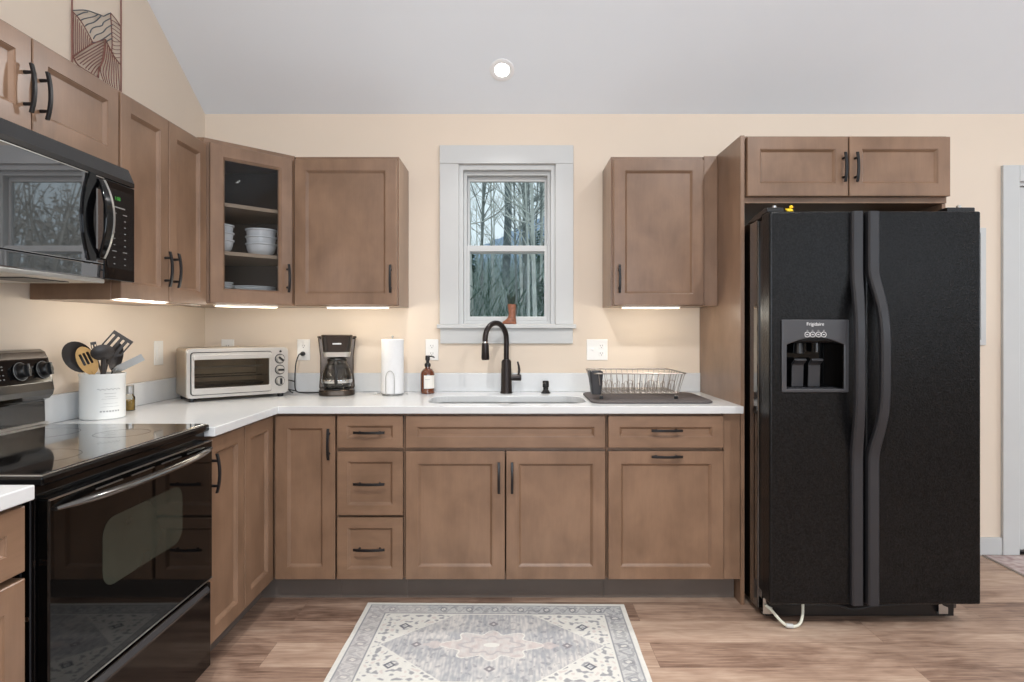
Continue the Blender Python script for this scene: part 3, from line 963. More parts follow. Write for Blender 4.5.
# bowed handle with an open middle
zc_, hh = 1.621, .128
n = 20
outl, inl = [], []
def hx(u): return DWX - .045
rings = []
for k in range(n + 1):
    u = -1 + 2.0 * k / n
    z = zc_ + u * hh
    bow = .032 * (1 - u * u)
    wdt = .020 + .014 * (1 - u * u)
    x1 = DWX - .018
    rings.append([(x1 - wdt * .9, -.010 - bow, z), (x1, -.014 - bow, z), (x1, -.002 - bow, z), (x1 - wdt * .9, .0 - bow, z)])
h = obj('handle', MB().loops(rings), BLACKG, md_, 0.003, True)
m = MB().box(DWX - .085, DWX - .004, -.004, 0, zc_ - hh - .006, zc_ - hh + .03).box(DWX - .085, DWX - .004, -.004, 0, zc_ + hh - .03, zc_ + hh + .006)
pl = []
for k in range(n + 1):
    u = -1 + 2.0 * k / n
    pl.append((DWX - .074 - .030 * (1 - u * u), zc_ + u * (hh + .012)))
for k in range(n, -1, -1):
    u = -1 + 2.0 * k / n
    pl.append((DWX - .046, zc_ + u * (hh + .012)))
m.prism(pl, -.007, 0.0, 'y')
obj('handle_recess', m, BLACKG, h, 0.001)
m = MB()
rr_ = []
for k in range(n + 1):
    u = -1 + 2.0 * k / n
    bow = .032 * (1 - u * u); z = zc_ + u * hh
    rr_.append([(DWX - .022, -.0145 - bow, z), (DWX - .013, -.0145 - bow, z), (DWX - .013, -.0105 - bow, z), (DWX - .022, -.0105 - bow, z)])
m.loops(rr_)
obj('handle_trim', m, STEEL, h)
obj('hood_plate', MB().box(.0, DWX + .01, .004, MDp - .02, MZ0 - .010, MZ0 + .004), STEEL, r, 0.003)
m = MB().box(.12, .30, .07, .2, MZ0 - .013, MZ0 - .010).box(.38, .56, .07, .2, MZ0 - .013, MZ0 - .010)
obj('grease_filter', m, DARKP, r)

# ------------------------------------------------------------------ refrigerator
FX0, FX1 = 1.070, 1.952
FYD, FYB = 2.53, 2.665
r = thing('refrigerator', 'black side-by-side refrigerator with ice and water dispenser', 'refrigerator', (0, 0, 0))
obj('body', MB().box(FX0 + .003, FX1 - .003, FYB, YB - .04, .035, 1.742), FRIDGES, r, 0.006)
obj('gasket', MB().box(FX0 + .012, 1.452, FYD + .085, FYB, .125, 1.735).box(1.474, FX1 - .012, FYD + .085, FYB, .125, 1.735), BLACKP, r)
FZ0, FZ1 = .113, 1.755
hole = rrect(1.135, 1.378, 1.012, 1.205, .008, 3)
xd1, xd2 = 1.4535, 1.4675
b = MB().prism([(FX0, FZ0), (xd1, FZ0), (xd1, FZ1), (FX0, FZ1)], FYD, FYD + .085, 'y', holes=[hole])
ld = obj('freezer_door', b, FRIDGE, r, 0.009, seg=3)
b = MB().box(xd2, FX1, FYD, FYD + .085, FZ0, FZ1)
rd = obj('refrigerator_door', b, FRIDGE, r, 0.009, seg=3)
b = MB().box(FX0 + .001, FX0 + .014, FYD + .02, FYD + .083, FZ0 + .004, FZ1 - .004)
# dispenser
dsp = obj('dispenser_housing', MB().prism([(1.117, 1.000), (1.394, 1.000), (1.394, 1.302), (1.117, 1.302)], FYD - .010, FYD + .002, 'y', holes=[
    [(1.137, 1.014), (1.376, 1.014), (1.376, 1.198)] + [(1.376 - .239 * k / 12, 1.198 + .030 * math.sin(PI * k / 12)) for k in range(1, 12)] + [(1.137, 1.198)]]), plain('dispenser_grey', (62, 62, 65), .32), ld, 0.003)
b = MB().box(1.1355, 1.3775, FYD + .079, FYD + .083, 1.0125, 1.2045)
obj('recess_back', b, BLACKG, dsp)
b = MB().box(1.1355, 1.1365, FYD + .004, FYD + .079, 1.0125, 1.2045).box(1.3765, 1.3775, FYD + .004, FYD + .079, 1.0125, 1.2045).box(1.1365, 1.3765, FYD + .004, FYD + .079, 1.0125, 1.0135)
obj('recess_lining', b, BLACKG, dsp)
for x0 in (1.182, 1.252):
    b = MB().prism([(FYD + .045, 1.018), (FYD + .055, 1.018), (FYD + .048, 1.118), (FYD + .020, 1.140), (FYD + .012, 1.132), (FYD + .040, 1.112)], x0, x0 + .050, 'x')
    obj('paddle', b, DARKP, dsp, 0.003)
obj('ice_chute', MB().lathe([(.022, 1.16), (.018, 1.205)], 16, (1.212, FYD + .045, 0)), BLACKP, dsp)
obj('water_spout', MB().lathe([(.012, 1.165), (.012, 1.205)], 12, (1.287, FYD + .045, 0)), BLACKP, dsp)
m = MB().box(1.15, 1.36, FYD + .006, FYD + .012, 1.0138, 1.0165).box(1.15, 1.36, FYD + .046, FYD + .052, 1.0138, 1.0165)
for k in range(7):
    m.box(1.165 + k * .027, 1.168 + k * .027, FYD + .006, FYD + .05, 1.0138, 1.017)
obj('drip_tray', m, DARKP, dsp)
text('logo', 'Frigidaire', .0195, WHITEINK, dsp, (1.255, FYD - .0105, 1.283), (PI / 2, 0, 0))
m = MB()
for cx_ in (1.222, 1.244, 1.268, 1.290):
    m.tube([(cx_ + .0105 * math.cos(2 * PI * k / 20), FYD - .0105, 1.240 + .0105 * math.sin(2 * PI * k / 20)) for k in range(20)], .0012, 5, True)
    m.box(cx_ - .004, cx_ + .004, FYD - .0108, FYD - .0098, 1.2385, 1.2415)
    m.box(cx_ - .003, cx_ + .003, FYD - .0108, FYD - .0098, 1.257, 1.258)
obj('button_marks', m, WHITEINK, dsp)
# full-height handles, each a strip that bulges at the grip
def fhandle(sgn, xc, parent):
    zs = [FZ0 + .006, .35] + [.66 + .88 * q / 30 for q in range(31)] + [1.62, FZ1 - .004]
    rings = []
    for z in zs:
        g = max(0.0, 1 - ((z - 1.12) / .40) ** 2) if .72 < z < 1.52 else 0.0
        g = g * g * (3 - 2 * g)
        x = xc + sgn * .018 * g
        y = FYD - .012 - .055 * g
        hw = .0235 - .004 * g
        d0 = .012 + .004 * (1 - g)
        rings.append([(x - hw, y + d0, z), (x - hw, y - .004, z), (x - hw + .006, y - .011, z), (x + hw - .006, y - .011, z), (x + hw, y - .004, z), (x + hw, y + d0, z)])
    o = obj('handle', MB().loops(rings), FHANDLE, parent, 0, True)
    return o
fhandle(-1, 1.427, ld)
fhandle(1, 1.494, rd)
for x0, x1, nm in ((FX0 + .002, FX0 + .075, 0), (FX1 - .12, FX1 - .002, 1)):
    pts = [(FYD + .03, 1.7553), (FYD + .075, 1.7553), (FYD + .10, 1.7427), (FYB + .12, 1.7427), (FYB + .05, 1.764), (FYD + .055, 1.778), (FYD + .03, 1.776)]
    obj('hinge_cover', MB().prism(pts, x0, x1, 'x'), BLACKP, r, 0.004)
    obj('hinge_pin', MB().lathe([(.009, 1.776), (.009, 1.785), (.006, 1.787)], 12, ((x0 + x1) / 2, FYD + .045, 0)), STEEL, r)
obj('base_rail', MB().box(FX0 + .03, FX1 - .03, FYB - .02, FYB + .03, .012, .10), BLACKP, r, 0.003)
for x0 in (FX0 + .012, FX1 - .11):
    b = MB().prism([(x0, .030), (x0 + .040, .030), (x0 + .040, .058), (x0 + .016, .068), (x0 + .009, .098), (x0, .100)], FYB - .04, FYB - .036, 'y')
    b.box(x0, x0 + .040, FYB - .036, FYB - .021, .030, .034)
    obj('leg_bracket', b, STEEL, r, 0.001)
for x0 in (FX0 + .03, FX1 - .07):
    for yy in (FYB + .02, YB - .12):
        obj('roller', MB().lathe([(.028, 0), (.03, .004), (.03, .02), (.028, .024)], 16, (x0, yy, .030), 'x'), BLACKP, r, smooth=True)
pts = [(1.092, FYB - .045, .070), (1.110, FYB - .065, .055), (1.135, FYB - .09, .026), (1.160, FYB - .105, .010), (1.190, FYB - .105, .009), (1.218, FYB - .092, .018), (1.238, FYB - .07, .045), (1.248, FYB - .05, .085)]
def smoothpts(p, n=5):
    p = [Vector(q) for q in p]; out = []
    for i in range(len(p) - 1):
        a = p[max(i - 1, 0)]; b_ = p[i]; c = p[i + 1]; d_ = p[min(i + 2, len(p) - 1)]
        for k in range(n):
            t = k / n
            out.append(0.5 * ((2 * b_) + (-a + c) * t + (2 * a - 5 * b_ + 4 * c - d_) * t * t + (-a + 3 * b_ - 3 * c + d_) * t ** 3))
    out.append(p[-1]); return out
wt_ = obj('water_tube', MB().tube(smoothpts(pts), .0062, 8), HOSE, r, smooth=True)
obj('tube_coupling', MB().tube([(1.152, FYB - .104, .0125), (1.180, FYB - .106, .0105)], .0095, 10), plain('pale_coupling', (200, 200, 196), .35), wt_, smooth=True)
obj('wire_bundle', MB().tube(smoothpts([(1.12, FYB - .035, .085), (1.2, FYB - .035, .07), (1.4, FYB - .035, .066), (1.47, FYB - .035, .05), (1.6, FYB - .035, .066), (1.85, FYB - .035, .075)]), .006, 8), CORD, r, smooth=True)
# rubber duck on top
r = thing('rubber_duck', 'tiny yellow rubber duck standing on top of the fridge', 'duck', (1.166, FYD + .030, FZ1))
r.rotation_euler = (0, 0, 0)
bd = MB()
sec = []
for k in range(9):
    t = k / 8
    x = -.0165 + .033 * t
    hgt = .0075 * math.sin(PI * min(1, .12 + t * .86)) + .001
    sec.append([(x, hgt * 1.0 * math.cos(2 * PI * i / 12), .008 + (.006 if k == 0 else (.002 if k == 1 else 0)) + hgt * math.sin(2 * PI * i / 12)) for i in range(12)])
bd.loops(sec)
obj('body', bd, DUCKY, r, smooth=True)
obj('head', MB().ball((.007, 0, .0225), .0075, 14, 10), DUCKY, r, smooth=True)
obj('beak', MB().ball((.0155, 0, .0215), (.005, .0035, .002), 10, 6), ORANGE, r, smooth=True)

# ------------------------------------------------------------------ counter things
# toaster oven, turned into the corner
r = thing('toaster_oven', 'silver toaster oven with three dials turned into the counter corner', 'toaster oven', (-1.358, 3.014, ZC), R(39))
tw, td, th = .476, .250, .258
z0 = .018
gx0, gx1 = -tw / 2 + .020, tw / 2 - .088
obj('shell', MB().prism(rrect(-tw / 2, tw / 2, z0, th, .016, 5), .006, td - .012, 'y', holes=[rrect(gx0 + .004, gx1 - .004, z0 + .03, th - .035, .01, 3)]), TOASTS, r, 0.003)
obj('back_panel', MB().prism(rrect(-tw / 2 + .004, tw / 2 - .004, z0 + .004, th - .004, .016, 5), td - .0125, td, 'y'), TOASTS, r, 0.006)
obj('cavity_lining', MB().prism(rrect(gx0 + .0045, gx1 - .0045, z0 + .0305, th - .0355, .01, 3), .007, td - .014, 'y', holes=[rrect(gx0 + .006, gx1 - .006, z0 + .032, th - .037, .01, 3)]).box(gx0 + .006, gx1 - .006, td - .018, td - .014, z0 + .031, th - .036), TOASTIN, r)
obj('dark_gap_plate', MB().prism(rrect(gx0 - .004, gx1 + .004, z0 + .014, th - .020, .014, 4), -.0072, -.0058, 'y', holes=[rrect(gx0 + .010, gx1 - .010, z0 + .044, th - .052, .006, 3)]), BLACKP, r)  # black plate paints in the shaded gap around the oven door
obj('front_frame', MB().prism(rrect(-tw / 2 + .001, tw / 2 - .001, z0, th - .004, .022, 5), -.006, .006, 'y', holes=[rrect(gx0 + .010, gx1 - .010, z0 + .044, th - .052, .006, 3)]), TOASTF, r, 0.003)
od_ = obj('oven_door', MB().prism(rrect(gx0, gx1, z0 + .018, th - .024, .012, 4), -.020, -.0065, 'y', holes=[rrect(gx0 + .012, gx1 - .012, z0 + .048, th - .056, .006, 3)]), TOASTF, r, 0.003)
obj('pane', MB().box(gx0 + .010, gx1 - .010, -.015, -.012, z0 + .046, th - .054), clear_glass('toaster_glass', (.78, .76, .72), 1.0), od_)
obj('handle', MB().prism(rrect(gx0 + .004, gx1 - .004, th - .056, th - .032, .006, 3), -.036, -.021, 'y'), TOASTF, od_, 0.004)
m = MB()
for k in range(13):
    x = gx0 + .02 + k * (gx1 - gx0 - .04) / 12
    m.tube([(x, .03, z0 + .098), (x, td - .03, z0 + .098)], .0016, 5)
m.tube([(gx0 + .008, .03, z0 + .098), (gx1 - .008, .03, z0 + .098)], .0034, 6).tube([(gx0 + .008, td - .03, z0 + .098), (gx1 - .008, td - .03, z0 + .098)], .003, 6)
obj('rack', m, CHROME, r, smooth=True)
obj('heating_rod', MB().tube([(gx0 + .01, .09, z0 + .142), (gx1 - .01, .09, z0 + .142)], .005, 8), TOASTF, r, smooth=True)
obj('baking_tray', MB().prism([(gx0 + .02, z0 + .050), (gx1 - .03, z0 + .050), (gx1 - .02, z0 + .062), (gx0 + .012, z0 + .062)], .04, td - .04, 'y'), BLACKP, r, .001)
for i, zz in enumerate((th - .062, th - .118, th - .176)):
    obj('dial_ring', MB().lathe([(.025, -.006), (.025, -.0085), (.0225, -.009)], 24, (tw / 2 - .044, 0, zz), 'y'), BLACKP, r, smooth=True)
    m = MB().lathe([(.021, -.006), (.021, -.013), (.0185, -.024), (.017, -.026)], 20, (tw / 2 - .044, 0, zz), 'y')
    k_ = obj('dial', m, TOASTF, r, smooth=True)
    obj('dial_grip', MB().box(tw / 2 - .044 - .015, tw / 2 - .044 + .015, -.034, -.026, zz - .0055, zz + .0055).xf(Matrix.Translation((tw / 2 - .044, 0, zz)) @ Matrix.Rotation(R((40, 0, 90)[i]), 4, 'Y') @ Matrix.Translation((-(tw / 2 - .044), 0, -zz))), BLACKP, k_, 0.002)
obj('indicator', MB().lathe([(.006, -.006), (.005, -.010)], 12, (tw / 2 - .040, 0, th - .024), 'y'), BLACKP, r)
for xx in (-tw / 2 + .03, tw / 2 - .03):
    for yy in (.025, td - .04):
        obj('foot', MB().lathe([(.014, 0), (.016, .010), (.016, z0 + .001)], 12, (xx, yy, 0)), BLACKP, r)
m = MB().tube(smoothpts([(tw / 2 - .002, .12, .08), (tw / 2 + .02, .10, .04), (tw / 2 + .045, .08, .012), (tw / 2 + .06, .10, .006)]), .003, 6)
obj('cord_stub', m, CORD, r, smooth=True)

# coffee maker
r = thing('coffee_maker', 'black and silver drip coffee maker with a glass carafe on the counter', 'coffee maker', (-.938, 3.235, ZC), R(16))
obj('base', MB().prism(rrect(-.092, .092, -.096, .115, .06, 8), 0, .032, 'z'), BLKSTEEL, r, 0.006, seg=3)
obj('warming_plate', MB().lathe([(.066, .032), (.066, .036), (.05, .0365)], 32, (0, -.018, 0)), BLACKP, r, smooth=True)
obj('column', MB().loops([[(x * w, y, z) for x, y in ((-1, .115), (-1, .055), (1, .055), (1, .115))] for w, z in ((.094, .030), (.088, .10), (.088, .2), (.098, .29), (.100, .300))]), BLKSTEEL, r, 0.006)
bb = []
for w, d_, z in ((.066, .070, .205), (.069, .075, .225), (.079, .084, .30), (.080, .086, .310)):
    bb.append([(p[0], p[1], z) for p in rrect(-w, w, -d_, .10, .03, 6)])
bk = obj('brew_basket', MB().loops(bb), plain('gloss_dark_front', (52, 46, 42), .18, metal=.5, coat=.5), r, smooth=True)
obj('band', MB().loops([[(p[0], p[1], z) for p in rrect(-w, w, -d_, .05, .03, 6)] for w, d_, z in ((.0665, .0712, .203), (.0705, .0765, .228))]), TOASTF, bk, smooth=True)
obj('lid', MB().prism(rrect(-.080, .080, -.088, .060, .03, 6), .3105, .318, 'z').prism(rrect(-.103, .103, .04, .118, .02, 6), .3005, .3103, 'z'), BLKSTEEL, r, 0.005)
obj('printed_name', MB().box(-.022, .022, -.0006, .0006, -.0035, .0035), WHITEINK, bk, loc=(0, -.0815, .272), rot=(R(7), 0, 0))
cf = thing('coffee_carafe', 'glass coffee carafe with a black handle under the coffee maker basket', 'carafe', (-.9325, 3.216, ZC + .037), R(16))
obj('glass_jug', MB().lathe([(.058, 0), (.069, .008), (.078, .04), (.076, .07), (.061, .115), (.050, .135), (.051, .15)], 32, cap1=False), JUGGLASS, cf, smooth=True)
obj('rim_band', MB().lathe([(.0635, .108), (.0645, .110), (.0565, .126), (.055, .126)], 32, cap0=False, cap1=False), BLACKP, cf, smooth=True)
obj('lower_band', MB().lathe([(.0770, .030), (.0792, .034), (.0792, .046), (.0785, .048)], 32, cap0=False, cap1=False), CHROME, cf, smooth=True)
obj('lid', MB().lathe([(.048, .150), (.050, .152), (.048, .158), (.02, .162), (.001, .162)], 28), BLACKP, cf, smooth=True)
obj('handle', MB().tube(smoothpts([(-.004, -.050, .142), (-.006, -.082, .140), (-.006, -.102, .120), (-.005, -.106, .07), (-.004, -.094, .03), (-.003, -.076, .026)]), .0085, 10, flat=.8), BLACKP, cf, smooth=True)

r = thing('power_cord', 'black power cord plugged into the outlet left of the coffee maker', 'cord', (0, 0, 0))
ox, oz = -1.170, 1.147
pts = [(ox, YB - .035, oz - .022), (ox - .008, YB - .055, oz - .026), (ox - .022, YB - .06, oz - .07), (ox - .028, YB - .055, ZC + .12), (ox - .026, YB - .07, ZC + .05), (ox - .01, YB - .09, ZC + .012),
       (ox + .03, YB - .10, ZC + .004), (ox + .09, YB - .10, ZC + .004), (ox + .145, YB - .10, ZC + .008), (ox + .168, YB - .10, ZC + .012)]
obj('cable', MB().tube(smoothpts(pts, 6), .0032, 8), CORD, r, smooth=True)
pts = [(ox - .029, YB - .058, ZC + .06), (ox - .055, YB - .10, ZC + .072), (ox - .085, YB - .12, ZC + .06), (ox - .075, YB - .125, ZC + .03), (ox - .045, YB - .10, ZC + .02), (ox - .01, YB - .088, ZC + .012)]
obj('cable_loop', MB().tube(smoothpts(pts, 6), .0032, 8), CORD, r, smooth=True)
obj('plug', MB().lathe([(.012, -.008), (.013, -.02), (.009, -.034), (.004, -.036)], 14, (ox, YB, oz - .022), 'y'), CORD, r, smooth=True)

# paper towels
r = thing('paper_towel_holder', 'wire paper towel holder standing on the counter', 'holder', (-.638, 3.215, ZC))
m = MB().tube([(.052 * math.cos(2 * PI * k / 32), .052 * math.sin(2 * PI * k / 32), .004) for k in range(32)], .0028, 6, True)
m.tube([(.03 * math.cos(2 * PI * k / 32), .03 * math.sin(2 * PI * k / 32), .004) for k in range(32)], .0028, 6, True)
for sx_ in (-1, 1):
    m.tube(smoothpts([(sx_ * .028, 0, .004), (sx_ * .055, -.02, .010), (sx_ * .078, -.03, .014), (sx_ * .086, -.034, .006)]), .0026, 6)
m.tube([(0, -.03, .004), (0, .03, .004)], .0026, 6)
obj('base', m, STEEL, r, smooth=True)
obj('post', MB().tube([(0, 0, .004), (0, 0, .305)], .003, 8).ball((0, 0, .309), .006, 10, 8), STEEL, r, smooth=True)
obj('guard_loop', MB().tube(smoothpts([(-.022, -.064, .004), (-.022, -.066, .06), (-.021, -.066, .105), (-.012, -.066, .125), (0, -.066, .131), (.012, -.066, .125), (.021, -.066, .105), (.022, -.066, .06), (.022, -.064, .004)]), .0022, 6), STEEL, r, smooth=True)
m = MB().loops([[(rr * math.cos(2 * PI * k / 40), rr * math.sin(2 * PI * k / 40), z) for k in range(40)] for rr, z in ((.018, .009), (.056, .009), (.0585, .012), (.0585, .292), (.056, .295), (.018, .295), (.018, .009))], True, False, False)
tag(obj('paper_towel_roll', m, PAPER, smooth=True, loc=(-.638, 3.215, ZC)), 'white paper towel roll upright on the wire holder', 'paper towels')

# soap bottle
r = thing('soap_bottle', 'amber pump soap bottle with a white label left of the sink', 'bottle', (-.462, 3.285, ZC))
obj('bottle', MB().lathe([(.034, 0), (.038, .004), (.038, .105), (.035, .118), (.024, .132), (.014, .137), (.013, .150)], 28), AMBER, r, smooth=True)
m = MB()
rg = []
for zz in (.030, .100):
    rg.append([(.0386 * math.cos(a), .0386 * math.sin(a), zz) for a in [R(-112 + 100 * k / 14) for k in range(15)]])
m.loops(rg, False, False, False)
obj('label_sticker', m, LABELP, r, smooth=True)
m = MB().box(-.009, .018, -.0398, -.0388, .078, .0795)
obj('label_print', m, INK, r)
pmp = obj('pump', MB().lathe([(.017, .146), (.017, .160), (.013, .163), (.009, .168), (.009, .178)], 18), BLACKP, r, smooth=True)
obj('pump_head', MB().lathe([(.010, .178), (.0125, .181), (.0125, .203), (.010, .206)], 16).tube([(0, 0, .200), (.02, -.006, .202), (.034, -.010, .198), (.038, -.011, .193)], .0038, 8), BLACKP, r, smooth=True)

# crock with utensils
CXk, CYk = -1.612, 2.385
r = thing('utensil_crock', 'white utensil crock with faded grey lettering beside the range', 'crock', (CXk, CYk, ZC))
m = MB().loops([[(rr * math.cos(2 * PI * k / 48), rr * math.sin(2 * PI * k / 48), z) for k in range(48)] for rr, z in ((.073, 0), (.077, .004), (.077, .164), (.0795, .170), (.0795, .176), (.075, .176), (.072, .164), (.071, .012))], True, True, True)
obj('crock_body', m, CROCK, r, smooth=True)
angc = math.degrees(math.atan2(-CYk, -CXk)) + 19
def crock_band(z, a0, a1, hgt, wav=0.0, mm=None):
    rg = []
    kk = 16
    lo, hi = [], []
    for k in range(kk + 1):
        a = R(angc + a0 + (a1 - a0) * k / kk)
        w_ = wav * math.sin(k * 2.3)
        lo.append((.0774 * math.cos(a), .0774 * math.sin(a), z + w_)); hi.append((.0774 * math.cos(a), .0774 * math.sin(a), z + hgt + w_))
    mm.loops([lo, hi], False, False, False)
m = MB()
crock_band(.116, -32, 28, .0022, .0035, m)
for z, a, h_, wv in ((.100, 15, .0012, .001), (.088, 14, .0012, .001), (.080, 22, .0008, 0), (.062, 20, .0008, 0), (.050, 24, .0008, 0)):
    crock_band(z, -a, a, h_, wv, m)
for k in range(7):
    crock_band(.030, -26 + k * 7.5, -21 + k * 7.5, .0055, 0, m)
obj('printed_lettering', m, INK, r)

def uten(name, label, base, tip_, top_, rad, mat, head):
    """a utensil leaning in the crock: handle from base to tip_, head from tip_ towards top_ (z along the head, y flat normal)"""
    base, tip_, top_ = Vector(base), Vector(tip_), Vector(top_)
    r = thing(name, label, name.split('_')[-1], base, 0, 'utensils in the white crock')
    d = (tip_ - base)
    obj('handle', MB().tube([(0, 0, 0), d * .3, d * .7, d + (top_ - tip_) * .12], [rad * 1.25, rad * 1.1, rad, rad * .95], 10), mat, r, smooth=True)
    zax = (top_ - tip_).normalized()
    tocam = (Vector((0, 0, HC)) - tip_); tocam.z = 0
    n_ = (tocam - zax * tocam.dot(zax)).normalized()
    xax = n_.cross(zax).normalized()
    M = Matrix.Translation(d) @ Matrix((xax, n_, zax)).transposed().to_4x4()
    m = head((top_ - tip_).length)
    m.xf(M)
    obj('head', m, mat, r, smooth=True)
    return r
def spoon_head(w, dish=.012, slots=False, back=1.0):
    def f(l):
        m = MB()
        if slots:
            pl = [(w * math.cos(2 * PI * k / 28), l * .5 + l * .5 * math.sin(2 * PI * k / 28)) for k in range(28)]
            hs = [rrect(x - .0045, x + .0045, l * .36, l * .78, .003, 2) for x in (-w * .4, 0, w * .4)]
            m.prism(pl, -.003, .003, 'y', holes=hs)
            return m
        rings = []
        for rr in (1.0, .97, .6, .25):
            rings.append([(w * rr * math.cos(2 * PI * k / 28), -back * dish * (1 - rr * rr), l * .5 + l * .5 * rr * math.sin(2 * PI * k / 28)) for k in range(28)])
        m.loops(rings, True, False, True)
        rings = []
        for rr in (1.0, .97, .6, .25):
            rings.append([(w * rr * math.cos(2 * PI * k / 28), -back * dish * (1 - rr * rr) - .003, l * .5 + l * .5 * rr * math.sin(2 * PI * k / 28)) for k in range(28)])
        m.loops(rings, True, False, True)
        return m
    return f
def turner_head(w, slots=3):
    def f(l):
        m = MB()
        hs = [rrect(-w + w * 2 * (k + .28) / slots, -w + w * 2 * (k + .72) / slots, l * .25, l * .85, .002, 2) for k in range(slots)]
        m.prism([(-w * .45, 0), (w * .45, 0), (w, l * .2), (w, l), (-w, l), (-w, l * .2)], -.0015, .0015, 'y', holes=hs)
        return m
    return f
def LP(px, py, Y):          # a point of the photograph at depth Y
    return Vector(((px - 513) * Y / F, Y, HC - (py - 329) * Y / F))
zb = ZC + .016
uten('serving_spoon', 'big round dark ladle-like spoon leaning left in the crock', (CXk + .03, CYk + .01, zb), LP(89, 371, 2.32), LP(68, 343, 2.26), .005, NYLON, spoon_head(.047, .020))
uten('wooden_spoon', 'pale slotted wooden spoon in the front of the crock', (CXk + .03, CYk - .02, zb), LP(94, 374, 2.325), LP(80, 347, 2.29), .0055, BAMBOO, spoon_head(.031, slots=True))
uten('basting_spoon', 'dark oval basting spoon upright in the middle of the crock', (CXk + .012, CYk - .03, zb), LP(104, 360, 2.33), LP(101, 345, 2.31), .0095, NYLON, spoon_head(.039, .010, back=-1))
uten('slotted_turner', 'black slotted turner leaning right above the other utensils', (CXk - .03, CYk + .01, zb), LP(108, 354, 2.40), LP(124, 336, 2.42), .006, NYLON, turner_head(.040, 4))
uten('dark_spatula', 'dark curved spatula below the slotted turner', (CXk - .01, CYk + .03, zb), LP(113, 371, 2.41), LP(119, 343, 2.44), .0055, NYLON, spoon_head(.024, .014))
uten('steel_grater', 'thin steel grater leaning far right over the crock rim', (CXk - .055, CYk - .01, zb), LP(113, 371.5, 2.40), LP(143, 357, 2.43), .0045, STEEL, turner_head(.014, 0))
uten('dark_fork', 'slim dark fork handle poking up behind the wooden spoon', (CXk + .02, CYk + .045, zb), LP(97, 360, 2.42), LP(93, 342, 2.42), .004, NYLON, turner_head(.010, 2))

r = thing('spice_bottle', 'small glass spice bottle with metal cap behind the crock', 'bottle', (-1.644, 2.600, ZC))
obj('glass_jar', MB().lathe([(.020, 0), (.022, .003), (.022, .058), (.016, .068), (.016, .074)], 24), clear_glass('spice_glass', (.86, .85, .80), 1.2), r, smooth=True)
obj('contents', MB().lathe([(.0195, .003), (.0200, .006), (.0200, .044), (.018, .046)], 20), OIL, r, smooth=True)
obj('cap', MB().lathe([(.018, .072), (.018, .106), (.016, .108)], 20), STEEL, r, smooth=True)

# dish rack on its mat
ma = MB().loops([[(p[0], p[1], z) for p in rrect(.374 - g, .940 + g, 2.835 - g, 3.245 + g, .05, 6)] for g, z in ((0, ZC + .0005), (.004, ZC + .003), (.004, ZC + .009), (0, ZC + .012))])
tag(obj('drying_mat', ma, MATM, smooth=True), 'dark grey drying mat on the counter right of the sink', 'mat')
r = thing('dish_rack', 'empty wire dish rack standing on the grey mat', 'dish rack', (0, 0, 0))
zt, zbm = 1.052, .955
tx0, tx1, ty0, ty1 = .385, .822, 2.872, 3.215
bx0, bx1, by0, by1 = .41, .80, 2.91, 3.18
def rloop(x0, x1, y0, y1, z, rad=.02):
    return [(p[0], p[1], z) for p in rrect(x0, x1, y0, y1, rad, 4)]
obj('rim', MB().tube(rloop(tx0, tx1, ty0, ty1, zt), .0036, 8, True), WIRE, r, smooth=True)
m = MB().tube(rloop(bx0, bx1, by0, by1, zbm), .0028, 6, True)
nb = 14
for k in range(nb + 1):
    u = k / nb
    xt = tx0 + .02 + (tx1 - tx0 - .04) * u; xb = bx0 + .012 + (bx1 - bx0 - .024) * u
    m.tube([(xt, ty0, zt), (xb, by0, zbm), (xb, by1, zbm), (xt, ty1, zt)], .0017, 5)
for k in range(7):
    u = k / 6
    yt = ty0 + .03 + (ty1 - ty0 - .06) * u; yb = by0 + .02 + (by1 - by0 - .04) * u
    m.tube([(tx0, yt, zt), (bx0, yb, zbm), (bx1, yb, zbm), (tx1, yt, zt)], .0017, 5)
obj('basket', m, WIRE, r, smooth=True)
for row in range(2):
    yy = 2.97 + row * .12
    for k in range(9):
        xx = .455 + k * .038
        obj('plate_divider', MB().tube(smoothpts([(xx, yy, zbm), (xx, yy, zbm + .035), (xx + .006, yy, zbm + .044), (xx + .012, yy, zbm + .035), (xx + .012, yy, zbm)], 3), .0016, 5), WIRE, r, smooth=True)
for xx in (.46, .56, .66, .76):
    obj('front_loop', MB().tube(smoothpts([(xx - .012, 2.915, zbm), (xx - .012, 2.905, zbm + .055), (xx, 2.904, zbm + .064), (xx + .012, 2.905, zbm + .055), (xx + .012, 2.915, zbm)], 4), .0018, 5), WIRE, r, smooth=True)
for xx in (.425, .785):
    for yy in (2.925, 3.165):
        f_ = obj('foot', MB().box(xx - .009, xx + .009, yy - .007, yy + .007, ZC + .0122, ZC + .027), BLACKP, r, 0.002)
        obj('foot_wire', MB().tube([(xx, yy, ZC + .02), (xx, yy, zbm)], .002, 6), WIRE, f_)
hl_ = [rrect(.366, .430, 2.885, 2.985, .012, 4), rrect(.379, .423, 2.900, 2.970, .010, 4)]
up_in = [(q[0] * .92 + .398 * .08, q[1] * .92 + 2.935 * .08) for q in hl_[0]]
lo_in = [(q[0] * .9 + .401 * .1, q[1] * .9 + 2.935 * .1) for q in hl_[1]]
m = MB().loops([[(p[0], p[1], .950) for p in hl_[1]], [(p[0], p[1], 1.052) for p in hl_[0]], [(p[0], p[1], 1.060) for p in hl_[0]],
                [(p[0], p[1], 1.060) for p in up_in], [(p[0], p[1], .955) for p in lo_in]])
tag(obj('cutlery_cup', m, DARKP, smooth=True), 'charcoal plastic cutlery cup hung in the left end of the dish rack', 'cup')

